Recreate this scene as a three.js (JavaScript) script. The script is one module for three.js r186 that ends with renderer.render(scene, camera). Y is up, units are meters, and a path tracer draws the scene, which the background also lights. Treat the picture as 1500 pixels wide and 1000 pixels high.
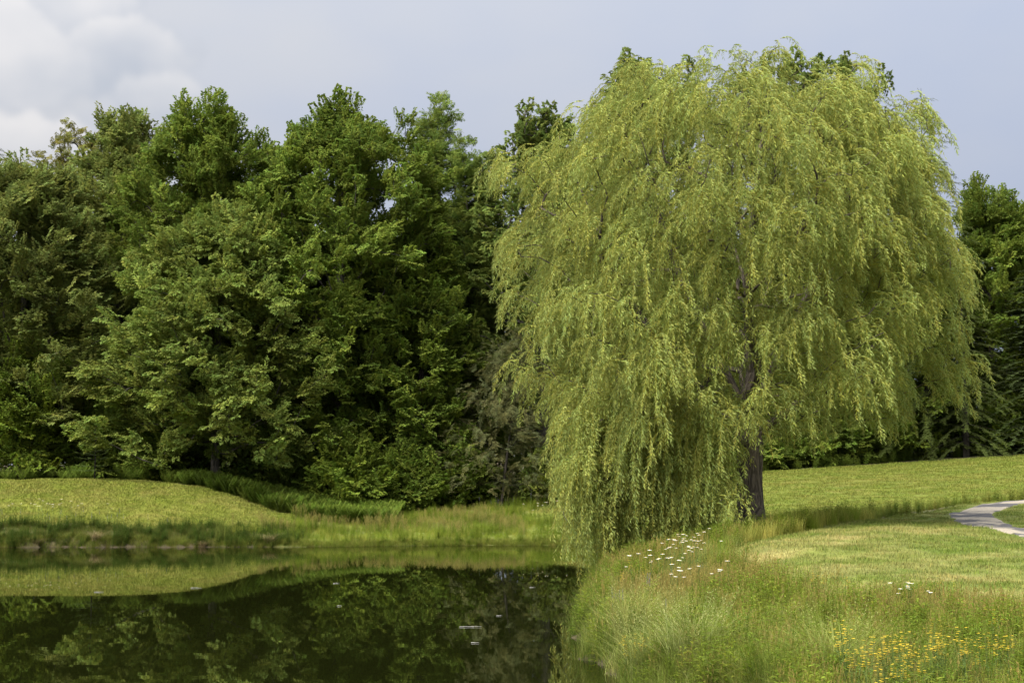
import * as THREE from 'three';
import { createNoise2D, createNoise3D } from 'simplex-noise';

// ---------------------------------------------------------------- camera, sky, sun, exposure
const scene = new THREE.Scene();
const camera = new THREE.PerspectiveCamera(26.99, 1024 / 682, 0.5, 4000);
camera.position.set(0, 2.8, 0);                 // eye height over the water, metres
camera.rotation.x = Math.atan(190 / 2083);      // looks up a little
const SUN = new THREE.Vector3(-0.40, 0.78, 0.48).normalize();
const SUN_POWER = 4.1, SKY_POWER = 0.62, EXPOSURE = 1.62;
const sun = new THREE.DirectionalLight(new THREE.Color(1.0, 0.95, 0.86), SUN_POWER);
sun.position.copy(SUN).multiplyScalar(150); sun.target.position.set(0, 0, -45);
sun.position.add(sun.target.position);
sun.castShadow = true; sun.shadow.radius = 50;
Object.assign(sun.shadow.camera, { left: -60, right: 60, top: 60, bottom: -60, near: 1, far: 320 });
sun.shadow.mapSize.set(2048, 2048);
scene.add(sun, sun.target);

function rng(seed) { let a = seed >>> 0; return () => { a = (a + 0x6D2B79F5) | 0; let t = Math.imul(a ^ (a >>> 15), 1 | a); t = (t + Math.imul(t ^ (t >>> 7), 61 | t)) ^ t; return ((t ^ (t >>> 14)) >>> 0) / 4294967296; }; }
const n2 = createNoise2D(rng(11)), n3 = createNoise3D(rng(12));
const fbm2 = (x, y, o = 4) => { let s = 0, a = 0.5; for (let i = 0; i < o; i++) { s += a * n2(x + i * 17.3, y - i * 9.1); x *= 2.03; y *= 2.03; a *= 0.5; } return s; };
const fbm3 = (x, y, z, o = 5) => { let s = 0, a = 0.5; for (let i = 0; i < o; i++) { s += a * n3(x + i * 7.3, y, z - i * 3.1); x *= 2.05; y *= 2.05; z *= 2.05; a *= 0.5; } return s; };
const clamp = (x, a = 0, b = 1) => Math.min(b, Math.max(a, x));
const sstep = (a, b, x) => { const t = clamp((x - a) / (b - a)); return t * t * (3 - 2 * t); };
const mix = (a, b, t) => a + (b - a) * t;
const mix3 = (a, b, t) => [mix(a[0], b[0], t), mix(a[1], b[1], t), mix(a[2], b[2], t)];

// thin, uneven summer cloud all round, a few paler heaps of cumulus in it
{
  const W = 2048, H = 1024, data = new Float32Array(W * H * 4);
  const r = rng(5), heaps = [[-15.4, 16.0, 2.7, 1.7], [-17.6, 17.6, 2.4, 2.0], [-13.8, 14.6, 2.2, 1.1], [-20.5, 15.5, 3.4, 2.6], [-19, 12.6, 4, 1.2]];
  for (let i = 0; i < 22; i++) { const az = 30 + i * 14 + r() * 8, el = 12 + r() * 34; for (let k = 0; k < 3; k++) heaps.push([az + (r() - 0.5) * 9, el + (r() - 0.5) * 4, 4 + r() * 4, 2 + r() * 2]); }
  for (let j = 0; j < H; j++) for (let i = 0; i < W; i++) {
    const el = ((j + 0.5) / H - 0.5) * Math.PI, ph = ((i + 0.5) / W - 0.5) * 2 * Math.PI;
    const x = Math.cos(el) * Math.cos(ph), y = Math.sin(el), z = Math.cos(el) * Math.sin(ph);
    const az = Math.atan2(x, -z) * 57.2958, e = el * 57.2958;
    // veil: greyer and bluer stretches of the same thin cloud
    let m = 0.62 - 0.42 * Math.sin((az * 2.2 + 2) / 57.2958) + 0.5 * fbm3(x * 1.6, y * 2.6 + 3, z * 1.6) + 0.12 * fbm3(x * 6, y * 14, z * 6);
    m = clamp(m + 0.1 * sstep(14, 40, e));
    let c = mix3([0.43, 0.515, 0.71], [0.63, 0.65, 0.70], m);
    let d = 0, top = 0;
    for (const h of heaps) {
      let da = az - h[0]; da -= 360 * Math.round(da / 360);
      const ex = da * Math.cos(el) / h[2], ey = (e - h[1]) / h[3];
      if (Math.abs(ex) > 2 || Math.abs(ey) > 2) continue;
      const q = Math.sqrt(ex * ex + ey * ey) + 0.6 * fbm3(x * 16, y * 16, z * 16, 5);
      const dd = 1 - sstep(0.72, 1.05, q); if (dd > d) d = dd;
      top = Math.max(top, dd * clamp(0.55 + 0.45 * ey + 0.7 * fbm3(x * 7 + 5, y * 11, z * 7, 4)));
    }
    const cl = mix3([0.50, 0.545, 0.63], [0.82, 0.81, 0.82], clamp(top));
    c = mix3(c, cl, d * 0.92);
    const lift = (1 + 1.3 * Math.max(0, y)) / 1.31;           // an overcast sky is brighter towards the zenith
    c = c.map((k) => k * lift);
    const cs = x * SUN.x + y * SUN.y + z * SUN.z;             // sun behind thin cloud
    const glow = 1.0 * Math.exp((cs - 1) * 20) + 0.8 * Math.exp((cs - 1) * 4);
    for (let k = 0; k < 3; k++) data[(j * W + i) * 4 + k] = c[k] + glow * [1, 0.96, 0.9][k];
    data[(j * W + i) * 4 + 3] = 1;
  }
  const t = new THREE.DataTexture(data, W, H, THREE.RGBAFormat, THREE.FloatType);
  t.mapping = THREE.EquirectangularReflectionMapping; t.magFilter = THREE.LinearFilter; t.needsUpdate = true;
  scene.background = t; scene.environment = t; scene.backgroundIntensity = SKY_POWER; scene.environmentIntensity = SKY_POWER;
}
const renderer = new THREE.WebGLRenderer({ antialias: true });
renderer.setSize(1024, 682);
renderer.toneMapping = THREE.LinearToneMapping; renderer.toneMappingExposure = EXPOSURE;
renderer.shadowMap.enabled = true;

// ---------------------------------------------------------------- helpers
const used = new Map();
function numbered(name) { const k = used.get(name) ?? 0; used.set(name, k + 1); return k ? name + '_' + String(k).padStart(3, '0') : name; }
function tag(o, label, category, group, kind) { o.userData.label = label; o.userData.category = category; if (group) o.userData.group = group; if (kind) o.userData.kind = kind; return o; }
function shade(o) { o.castShadow = true; o.receiveShadow = true; return o; }
class GB {                                    // gathers triangles with vertex colours
  constructor() { this.p = []; this.i = []; this.c = []; this.u = []; }
  v(x, y, z, c = [1, 1, 1], u = 0, w = 0) { this.p.push(x, y, z); this.c.push(c[0], c[1], c[2]); this.u.push(u, w); return this.p.length / 3 - 1; }
  t(a, b, c) { this.i.push(a, b, c); }
  q(a, b, c, d) { this.i.push(a, b, c, a, c, d); }
  geo() {
    const g = new THREE.BufferGeometry();
    g.setAttribute('position', new THREE.Float32BufferAttribute(this.p, 3)); g.setAttribute('color', new THREE.Float32BufferAttribute(this.c, 3)); g.setAttribute('uv', new THREE.Float32BufferAttribute(this.u, 2));
    g.setIndex(this.i); g.computeVertexNormals(); return g;
  }
}
const V = (x, y, z) => new THREE.Vector3(x, y, z);
function pnoise(seed) {                        // lattice noise that repeats with its period
  return (x, y, per) => {
    const h = (a, b) => { a = ((a % per) + per) % per; b = ((b % per) + per) % per; let n = Math.imul(a + 1 + seed * 131, 374761393) + Math.imul(b + 7, 668265263); n = Math.imul(n ^ (n >>> 13), 1274126177); return ((n ^ (n >>> 16)) >>> 0) / 4294967295; };
    const xi = Math.floor(x), yi = Math.floor(y), u = x - xi, v = y - yi, s = u * u * (3 - 2 * u), t = v * v * (3 - 2 * v);
    return mix(mix(h(xi, yi), h(xi + 1, yi), s), mix(h(xi, yi + 1), h(xi + 1, yi + 1), s), t);
  };
}
function texture(size, fn, repeat = [1, 1]) {
  const d = new Uint8Array(size * size * 4);
  for (let j = 0; j < size; j++) for (let i = 0; i < size; i++) { const c = fn(i / size, j / size); for (let k = 0; k < 3; k++) d[(j * size + i) * 4 + k] = Math.round(255 * clamp(c[k])); d[(j * size + i) * 4 + 3] = 255; }
  const t = new THREE.DataTexture(d, size, size); t.wrapS = t.wrapT = THREE.RepeatWrapping; t.magFilter = THREE.LinearFilter; t.minFilter = THREE.LinearFilter; t.repeat.set(...repeat); t.needsUpdate = true; return t;
}
const pa = pnoise(1), pb = pnoise(2), pc = pnoise(3);
function leafMaterial(color, through = 0.35) { return new THREE.MeshPhysicalMaterial({ color: new THREE.Color().setRGB(...color), roughness: 1, transmission: through, thickness: 0, specularIntensity: 0.08, vertexColors: true, side: THREE.DoubleSide }); }

// ---------------------------------------------------------------- shape of the land (x, d = distance ahead, height over water)
const POND = [[-140, 48], [-60, 51.5], [-30, 52.6], [-19, 53], [-12, 53.1], [-8, 53.4], [-3, 54.2], [0, 54.6], [2.2, 54.4], [3.4, 52], [3.6, 47], [3.0, 42], [2.5, 38], [1.9, 34], [1.55, 30], [1.35, 26], [1.2, 22.5], [1.4, 19], [1.9, 16.5], [2.6, 13], [2.2, 9], [-1, 6.5], [-8, 6], [-30, 9], [-140, 14]].map(([x, d]) => [x, -d]);
function pondDistance(x, z) {                  // over 0 on land
  let best = 1e9, inside = false;
  for (let i = 0, j = POND.length - 1; i < POND.length; j = i++) {
    const [ax, az] = POND[j], [bx, bz] = POND[i], dx = bx - ax, dz = bz - az;
    const t = clamp(((x - ax) * dx + (z - az) * dz) / (dx * dx + dz * dz)), ex = x - ax - t * dx, ez = z - az - t * dz;
    best = Math.min(best, ex * ex + ez * ez);
    if ((az > z) !== (bz > z) && x < ((bx - ax) * (z - az)) / (bz - az) + ax) inside = !inside;
  }
  const s = Math.sqrt(best) * (inside ? -1 : 1);
  return Math.abs(s) > 8 ? s : s + 0.22 * n2(x * 0.4, z * 0.4) + 0.12 * n2(x * 1.4, z * 1.4);
}
const CP = [];
for (const x of [-60, -40, -30, -22, -16]) CP.push([x, 54.6, 0.62], [x, 57, 1.45], [x, 60, 2.25], [x, 66, 2.2], [x, 85, 2.6], [x, 110, 3]);
CP.push([-13.8, 54.6, 0.55], [-13.8, 57, 1.3], [-13.8, 60, 2.1], [-13.5, 66, 1.8], [-12, 59.5, 1.7], [-11, 55, 0.45], [-10.5, 57, 0.8], [-9.9, 59, 1.05], [-10, 66, 1.3], [-7, 55.8, 0.25], [-7, 60, 0.7], [-7, 66, 1.1],
  [-3, 56.2, 0.25], [-3, 60, 0.6], [-3, 66, 1.15], [0, 56.4, 0.3], [0, 60, 0.65], [0, 66, 1.3], [2.2, 57, 0.45], [2.5, 61, 0.95], [3, 66, 1.7], [5, 60, 1.0], [6, 66, 1.8], [6, 75, 2.3], [-5, 75, 1.6], [-5, 85, 2], [0, 110, 3],
  [15.5, 72, 2.75], [12, 64, 2.0], [21, 80, 3.2], [28.8, 80, 3.65], [40, 82, 4.2], [14.5, 57, 1.6], [24, 65, 2.5], [34, 65, 3], [25, 110, 4], [50, 110, 5], [60, 60, 3.5],
  [8, 42, 0.95], [10, 46, 1.05], [13, 50.5, 1.15], [18, 53.5, 1.5], [26, 56, 1.9], [5, 46, 0.7], [6, 52, 0.8], [5, 40, 0.8], [9, 56, 1.2],
  [6, 36, 1.2], [4, 33, 0.8], [4.0, 28.3, 1.1], [5, 30, 1.3], [7, 30, 1.47], [8, 33, 1.52], [9, 36, 1.53], [11.2, 40, 1.58], [15, 46, 1.78], [20, 48, 1.95], [30, 50, 2.3], [11, 30, 1.36], [11.2, 36, 1.45], [14, 36, 1.45], [16, 41, 1.6], [20, 30, 1.4], [30, 36, 1.6],
  [6, 24, 0.92], [9, 24, 1.0], [14, 24, 1.1], [6, 21, 0.68], [8, 21, 0.72], [12, 20, 0.8], [3, 24, 0.62], [2.6, 20, 0.46], [3, 28, 0.75], [5, 18, 0.55], [8, 18, 0.62], [4, 14, 0.5], [8, 14, 0.6], [14, 14, 0.8], [30, 20, 1.2], [0, 0, 1.1], [10, 0, 1.4], [30, 0, 1.8], [-10, 0, 1.2], [-40, 0, 1.6], [60, 20, 2]);
const tps = (() => {                           // a smooth sheet through those heights
  const n = CP.length, N = n + 3, A = [], b = [], U = (r2) => (r2 < 1e-9 ? 0 : 0.5 * r2 * Math.log(r2));
  for (let i = 0; i < n; i++) { const r = new Float64Array(N); for (let j = 0; j < n; j++) r[j] = U((CP[i][0] - CP[j][0]) ** 2 + (CP[i][1] - CP[j][1]) ** 2) + (i === j ? 0.6 : 0); r[n] = 1; r[n + 1] = CP[i][0]; r[n + 2] = CP[i][1]; A.push(r); b.push(CP[i][2]); }
  for (let k = 0; k < 3; k++) { const r = new Float64Array(N); for (let j = 0; j < n; j++) r[j] = k === 0 ? 1 : CP[j][k - 1]; A.push(r); b.push(0); }
  for (let k = 0; k < N; k++) {
    let p = k; for (let i = k + 1; i < N; i++) if (Math.abs(A[i][k]) > Math.abs(A[p][k])) p = i;
    [A[k], A[p]] = [A[p], A[k]]; [b[k], b[p]] = [b[p], b[k]];
    for (let i = k + 1; i < N; i++) { const f = A[i][k] / A[k][k]; if (f) { for (let j = k; j < N; j++) A[i][j] -= f * A[k][j]; b[i] -= f * b[k]; } }
  }
  const w = new Float64Array(N); for (let k = N - 1; k >= 0; k--) { let s = b[k]; for (let j = k + 1; j < N; j++) s -= A[k][j] * w[j]; w[k] = s / A[k][k]; }
  return (x, d) => { let s = w[n] + w[n + 1] * x + w[n + 2] * d; for (let j = 0; j < n; j++) s += w[j] * U((x - CP[j][0]) ** 2 + (d - CP[j][1]) ** 2); return s; };
})();
function land(x, z) {
  const d = -z, far = Math.max(sstep(50, 75, Math.abs(x)), sstep(95, 125, d), sstep(2, 30, z));
  let h = far < 1 ? tps(clamp(x, -80, 80), clamp(d, -30, 130)) : 0;
  h = mix(h, 3 + fbm2(x * 0.01, z * 0.01, 3) * 3, far);
  const s = pondDistance(x, z);
  if (s < 0) return -0.03 - 0.9 * sstep(0, 3, -s);
  h += 0.07 * fbm2(x * 0.5, z * 0.5, 3);
  const flatShore = sstep(-9, -7, x) * (d > 45 ? 1 : 0);
  return Math.min(Math.max(h, 0.1), -0.03 + mix(0.3, 0.07, flatShore) * sstep(0, 0.4, s) + mix(0.42, 0.16, flatShore) * s);
}
const inPoly = (poly, x, d) => { let c = false; for (let i = 0, j = poly.length - 1; i < poly.length; j = i++) { const [ax, ad] = poly[j], [bx, bd] = poly[i]; if ((ad > d) !== (bd > d) && x < ((bx - ax) * (d - ad)) / (bd - ad) + ax) c = !c; } return c; };
const HILL = [[4.1, 28.6], [4.35, 25.4], [5.1, 22.6], [6, 20.9], [7, 19.9], [8, 19.4], [12, 18.6], [45, 18], [60, 56], [30, 52.5], [22, 50], [15, 46.8], [11.2, 41.6], [9, 37.6], [7.4, 34.2], [5.4, 31.2]];
const MOUND = [[-90, 54.6], [-30, 54.8], [-14, 54.9], [-10.5, 56.0], [-8.6, 57.6], [-9, 59], [-11.5, 60.4], [-14, 61.2], [-20, 62], [-90, 62]];
const FARLAWN = [[0.2, 61.8], [2.4, 58.6], [5, 56], [8, 51.5], [13, 53], [20, 56], [30, 59], [80, 64], [80, 82], [30, 81.5], [22, 80.5], [14, 76], [8, 71], [4, 66.5], [1.5, 63.6]];
const PATH = [[11.9, 10], [11.5, 20], [11.45, 27], [11.55, 32], [12.0, 36.5], [13.2, 41], [15.4, 44.8], [18.4, 47.5], [23, 49.2], [34, 50.6]];
const pathCurve = new THREE.CatmullRomCurve3(PATH.map(([x, d]) => V(x, 0, -d)));
const pathPts = pathCurve.getSpacedPoints(160);
const PATH_HALF = 0.66;
function pathGap(x, z) { let b = 1e9; for (const p of pathPts) { const q = (p.x - x) ** 2 + (p.z - z) ** 2; if (q < b) b = q; } return Math.sqrt(b); }
function zone(x, z) {                          // what grows here
  const d = -z, jx = x + 0.25 * n2(x * 1.1, z * 1.1), jd = d + 0.3 * n2(x * 0.9 + 9, z * 0.9);
  if (pondDistance(x, z) < 0) return 'water';
  if (inPoly(HILL, jx, jd)) return 'hill';
  if (inPoly(MOUND, jx, jd)) return 'mound';
  if (inPoly(FARLAWN, jx, jd)) return 'farlawn';
  if (jd > (x < -8 ? 64.5 : x < 4 ? 65.5 : mix(66.5, 83, clamp((x - 4) / 20)))) return 'wood';
  return 'meadow';
}
// dry straw-coloured stretches of the mown grass, streaked along the slope as in the photograph
function dryness(x, z) {
  const d = -z;
  let v = 0.2 + 0.45 * fbm2(x * 0.35, d * 0.6, 3) + 0.5 * fbm2(x * 0.9 + 4 + d * 0.5, d * 2.4, 4);
  for (const [cx, cd, rx, rd, a] of [[5.0, 27.6, 1.3, 0.9, 0.5], [6.6, 29.4, 1.6, 0.8, 0.35], [8.6, 31.5, 1.6, 1.1, 0.4], [6.3, 25.6, 0.9, 0.35, 0.5], [7.9, 24.2, 1.1, 0.4, 0.45], [7.7, 22.7, 0.8, 0.4, 0.5], [3, 62.6, 3, 1.2, 0.3], [16, 66, 6, 1.5, 0.22]]) v += a * Math.exp(-(((x - cx) / rx) ** 2) - ((d - cd) / rd) ** 2);
  return clamp(v);
}
const LAWN = { hill: [[0.115, 0.165, 0.014], [0.39, 0.32, 0.12]], mound: [[0.18, 0.215, 0.02], [0.33, 0.28, 0.075]], farlawn: [[0.135, 0.175, 0.014], [0.25, 0.21, 0.045]] };
function lawnColor(zn, x, z) { const [a, b] = LAWN[zn]; return mix3(a, b, dryness(x, z) * 0.85); }

// ---------------------------------------------------------------- ground, water, footpath
function axis(from, to, fine, grow, lo, hi) { const a = []; let x = from, s = fine; while (x <= to) { a.push(x); x += fine; } const up = []; x = to; while (x < hi) { s *= grow; x += s; up.push(x); } s = fine; x = from; const dn = []; while (x > lo) { s *= grow; x -= s; dn.unshift(x); } return [...dn, ...a, ...up]; }
{
  const xs = axis(-24, 30, 0.3, 1.09, -1500, 1500), zs = axis(-84, -12, 0.3, 1.09, -1800, 400);
  const g = new GB();
  for (const z of zs) for (const x of xs) {
    const y = land(x, z), zn = zone(x, z); let c;
    if (zn === 'water') c = [0.05, 0.038, 0.018];
    else if (LAWN[zn]) c = lawnColor(zn, x, z);
    else if (zn === 'wood') c = mix3([0.11, 0.08, 0.045], [0.09, 0.10, 0.04], clamp(0.5 + fbm2(x * 0.5, z * 0.5)));
    else { c = mix3([0.10, 0.12, 0.03], [0.14, 0.12, 0.05], clamp(0.5 + fbm2(x * 0.8, z * 0.8))); const q = pondDistance(x, z), sedge = z < -45 && x > -9 && x < 6; if (sedge) c = mix3([0.16, 0.20, 0.03], [0.22, 0.23, 0.05], clamp(0.5 + fbm2(x * 0.8, z * 0.8))); c = mix3([0.10, 0.075, 0.045], c, sedge ? sstep(-0.1, 0.12, q) : sstep(0.1, 0.5, q)); }
    g.v(x, y, z, c, x, z);
  }
  const n = xs.length;
  for (let j = 0; j + 1 < zs.length; j++) for (let i = 0; i + 1 < n; i++) { const a = j * n + i; g.q(a, a + n, a + n + 1, a + 1); }
  const grain = texture(1024, (u, v) => { const k = 0.42 + 0.22 * pa(u * 8, v * 8, 8) + 0.22 * pb(u * 40, v * 40, 40) + 0.3 * pc(u * 160, v * 160, 160); return [k, k, k * 0.97]; }, [1 / 5, 1 / 5]);
  const bump = texture(1024, (u, v) => { const k = 0.4 * pb(u * 40, v * 40, 40) + 0.6 * pc(u * 200, v * 200, 200); return [k, k, k]; }, [1 / 4, 1 / 4]);
  const m = new THREE.MeshStandardMaterial({ color: new THREE.Color().setRGB(1.2, 1.2, 1.2), vertexColors: true, roughness: 1, map: grain, bumpMap: bump, bumpScale: 0.03 });
  const o = shade(new THREE.Mesh(g.geo(), m)); o.name = 'ground';
  tag(o, 'grassy ground sloping round the pond and under the wood', 'ground', null, 'structure'); scene.add(o);
}
{
  const wave = texture(512, (u, v) => { const k = 0.6 * pa(u * 8, v * 8, 8) + 0.3 * pb(u * 16, v * 16, 16) + 0.1 * pc(u * 48, v * 48, 48); return [k, k, k]; }, [9, 22]);
  const m = new THREE.MeshPhysicalMaterial({ color: new THREE.Color().setRGB(0.008, 0.010, 0.002), roughness: 0.015, ior: 1.33, bumpMap: wave, bumpScale: 0.0003 });
  const g = new THREE.PlaneGeometry(150, 62); g.rotateX(-Math.PI / 2);
  const o = shade(new THREE.Mesh(g, m)); o.name = 'pond_water'; o.position.set(-68, 0, -27.5);
  tag(o, 'dark still pond water mirroring the wood', 'water', null, 'structure'); scene.add(o);
}
{
  const g = new GB(), N = 220, c = pathCurve.getSpacedPoints(N), r = rng(77);
  for (let k = 0; k <= N; k++) {
    const t = pathCurve.getTangentAt(k / N), sx = -t.z, sz = t.x;      // to the side
    for (let j = 0; j <= 8; j++) {
      const w = (j / 4 - 1) * (PATH_HALF + 0.07 * n2(k * 0.35, j < 4 ? 0 : 9));
      const x = c[k].x + sx * w, z = c[k].z + sz * w;
      g.v(x, land(x, z) + 0.02 - (j === 0 || j === 8 ? 0.05 : 0), z, [1, 1, 1], x, z);
    }
  }
  for (let k = 0; k < N; k++) for (let j = 0; j < 8; j++) { const a = k * 9 + j; g.q(a, a + 1, a + 10, a + 9); }
  // pale worn surface with darker damp and patched stretches
  const map = texture(1024, (u, v) => {
    const w = pa(u * 6, v * 6, 6) * 0.5 + pb(u * 14, v * 14, 14) * 0.35 + pc(u * 40, v * 40, 40) * 0.15, s = sstep(0.44, 0.58, w), f = 0.75 + 0.5 * pc(u * 300, v * 300, 300);
    return mix3([0.10, 0.094, 0.094], [0.37, 0.32, 0.245], s).map((k) => k * f);
  }, [1 / 6, 1 / 6]);
  const o = shade(new THREE.Mesh(g.geo(), new THREE.MeshStandardMaterial({ map, roughness: 0.95, side: THREE.DoubleSide }))); o.name = 'footpath';
  tag(o, 'worn grey tarmac footpath curving through the mown grass', 'path', null, 'structure'); scene.add(o);
}

// ---------------------------------------------------------------- leaves, sprigs, fronds
const tint = (r, amount) => { const k = 1 + (r() - 0.5) * amount; return [k * (1 + (r() - 0.5) * amount * 0.5), k, k * (1 + (r() - 0.5) * amount * 0.6)]; };
function frame(dir, up, out) { const z = dir.clone().normalize(), x = V(0, 0, 0).crossVectors(up, z); if (x.lengthSq() < 1e-6) x.set(1, 0, 0); x.normalize(); return out.makeBasis(x, V(0, 0, 0).crossVectors(z, x), z); }
function leaf(g, at, dir, up, L, W, c, fold = 0.25, mid = 0.45) {          // a folded blade, five points
  const z = dir.clone().normalize(), x = V(0, 0, 0).crossVectors(up, z).normalize(), y = V(0, 0, 0).crossVectors(z, x);
  const P = (a, b, h) => g.v(at.x + x.x * a + z.x * b + y.x * h, at.y + x.y * a + z.y * b + y.y * h, at.z + x.z * a + z.z * b + y.z * h, c);
  const b = P(0, 0, 0), m = P(0, L * mid, 0), l = P(-W / 2, L * mid * 0.95, W * fold), r = P(W / 2, L * mid * 0.95, W * fold), t = P(0, L, -L * 0.12);
  g.t(b, m, l); g.t(b, r, m); g.t(m, t, l); g.t(m, r, t);
}
function stick(g, a, b, ra, rb, c, sides = 3) {
  const d = b.clone().sub(a), m = frame(d, Math.abs(d.y) > 0.9 * d.length() ? V(1, 0, 0) : V(0, 1, 0), new THREE.Matrix4()), k0 = g.p.length / 3, q = V(0, 0, 0);
  for (const [p, r] of [[a, ra], [b, rb]]) for (let i = 0; i < sides; i++) { const t = (i / sides) * 6.2832; q.set(Math.cos(t) * r, Math.sin(t) * r, 0).applyMatrix4(m).add(p); g.v(q.x, q.y, q.z, c, i / sides, p.y); }
  for (let i = 0; i < sides; i++) { const j = (i + 1) % sides; g.q(k0 + i, k0 + j, k0 + sides + j, k0 + sides + i); }
}
const WOODY = [0.9, 0.7, 0.6];
function broadSprig(seed, { L = 0.5, nodes = 6, leafL = 0.12, leafW = 0.1, droop = 0.5, pet = 0.07, extra = 4 }) {
  const r = rng(seed), g = new GB();
  stick(g, V(0, 0, 0), V(0, -0.04, L), 0.006, 0.003, WOODY);
  for (let k = 0; k < nodes; k++) for (const s of [-1, 1]) for (let e = 0; e < 2; e++) {
    const t = (k + 0.6 + r() * 0.5) / nodes, zz = t * L, side = V(s * (0.8 + r() * 0.4), 0.1 + r() * 0.6 - droop * 0.4, 0.3 + r() * 0.8).normalize();
    const p = V(0, -0.04 * t, zz).addScaledVector(side, pet * (0.5 + e * 1.3 * (1.2 - t) + r()));
    leaf(g, p, V(side.x + (r() - 0.5) * 0.8, -droop * (0.2 + r()), side.z + (r() - 0.3) * 0.6), V((r() - 0.5) * 1.1, 1, (r() - 0.3) * 1.1), leafL * (0.7 + r() * 0.6), leafW * (0.7 + r() * 0.6), tint(r, 0.36), 0.2 + r() * 0.15);
  }
  for (let k = 0; k < extra; k++) leaf(g, V((r() - 0.5) * 0.05, r() * 0.04, L), V((r() - 0.5) * 1.6, -droop * r() * 0.8 + 0.15, 0.8), V(0, 1, 0.2), leafL * (0.6 + r() * 0.5), leafW * (0.6 + r() * 0.5), tint(r, 0.36));
  return g.geo();
}
function pinnateSprig(seed, { L = 0.45, leaves = 5, leafL = 0.11, leafW = 0.045 }) {       // compound leaves that hang in fans
  const r = rng(seed), g = new GB();
  stick(g, V(0, 0, 0), V(0, 0, L), 0.006, 0.004, WOODY);
  for (let k = 0; k < leaves; k++) {
    const a = V(0, 0, L * (0.35 + 0.65 * r())), th = (k / leaves) * 6.28 + r(), d = V(Math.cos(th), 0.25 * Math.sin(th) + 0.1, 0.5 + r() * 0.5).normalize();
    let p = a.clone();
    for (let j = 0; j < 4; j++) { const d2 = d.clone(); d2.y -= 0.22 * j; p = p.clone().addScaledVector(d2.normalize(), 0.055); for (const s of [-1, 1]) { const sd = V(d2.z * s, -0.25, -d2.x * s).addScaledVector(d2, 0.6); leaf(g, p, sd, V(0, 1, 0), leafL * (0.8 + r() * 0.4), leafW, tint(r, 0.3), 0.15); } }
    leaf(g, p, d.clone().setY(d.y - 0.7), V(0, 1, 0), leafL, leafW, tint(r, 0.3));
  }
  return g.geo();
}
function needleFrond(seed, { L = 0.62, W = 0.5, n = 9, droop = 0.16, width = 0.024 }) {      // flat hemlock spray
  const r = rng(seed), g = new GB();
  const at = (t) => V(0, -droop * t * t * L * 2, t * L);
  stick(g, at(0), at(0.5), 0.007, 0.005, WOODY); stick(g, at(0.5), at(1), 0.005, 0.003, WOODY);
  for (let k = 0; k < n; k++) for (const s of [-1, 1]) {
    const t = (k + 0.5 * r() + 0.4) / n, p = at(t), len = W * 0.5 * (1.05 - 0.7 * t) * (0.35 + r() * 0.95), d = V(s * (0.85 + r() * 0.2), 0.1 - r() * 0.6, 0.6 + r() * 0.3).normalize(), up = V(0, 1, 0.1 + (r() - 0.5) * 0.5);
    leaf(g, p, d, up, len, width * (0.8 + r() * 0.4), tint(r, 0.3), 0.1, 0.3);
    for (const e of [0.35, 0.62]) for (const s2 of [-1, 1]) leaf(g, p.clone().addScaledVector(d, len * e), V(d.x + 0.6 * s2 * d.z, d.y - 0.1, d.z - 0.6 * s2 * d.x), up, len * 0.5, width * 0.8, tint(r, 0.3), 0.1, 0.35);
  }
  leaf(g, at(1), V(0, -0.3, 1), V(0, 1, 0), 0.1, width, tint(r, 0.3));
  return g.geo();
}
const SPRIG = {
  maple: [broadSprig(101, { leafL: 0.125, leafW: 0.108, L: 0.6, nodes: 7 }), broadSprig(102, { L: 0.65, leafL: 0.122, leafW: 0.105, nodes: 7 })],
  soft: [broadSprig(103, { leafL: 0.13, leafW: 0.09, nodes: 7, droop: 0.35, L: 0.6 }), broadSprig(104, { leafL: 0.125, leafW: 0.09, nodes: 7, droop: 0.3, L: 0.6 })],
  oak: [broadSprig(105, { leafL: 0.18, leafW: 0.11, nodes: 4, L: 0.48, droop: 0.35, extra: 8 }), broadSprig(106, { leafL: 0.18, leafW: 0.115, nodes: 4, L: 0.4, extra: 7 })],
  ash: [pinnateSprig(107, {}), pinnateSprig(108, { leaves: 6 })],
  hemlock: [needleFrond(109, {}), needleFrond(110, { L: 0.8, droop: 0.24 })],
  pine: [needleFrond(111, { L: 0.55, W: 0.42, droop: -0.1, width: 0.03, n: 12 })],
};

// ---------------------------------------------------------------- trees: a branching skeleton grown to its leaf clumps
const barkMap = texture(256, (u, v) => { const f = pa(u * 12, v * 5, 60) * 0.5 + pb(u * 30, v * 9, 90) * 0.5, k = 0.45 + 0.75 * sstep(0.25, 0.75, f); return [k, k, k]; }, [3, 0.9]);
const barkBump = texture(256, (u, v) => { const f = sstep(0.25, 0.7, pa(u * 12, v * 4, 12 * 4) * 0.6 + pb(u * 28, v * 10, 280) * 0.4); return [f, f, f]; }, [3, 0.9]);
const bark = (c) => new THREE.MeshStandardMaterial({ color: new THREE.Color().setRGB(...c), roughness: 1, map: barkMap, bumpMap: barkBump, bumpScale: 0.05 });
const BARK = { grey: bark([0.13, 0.115, 0.095]), dark: bark([0.055, 0.046, 0.036]), willow: bark([0.175, 0.142, 0.11]), pale: bark([0.17, 0.155, 0.13]) };
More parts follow.
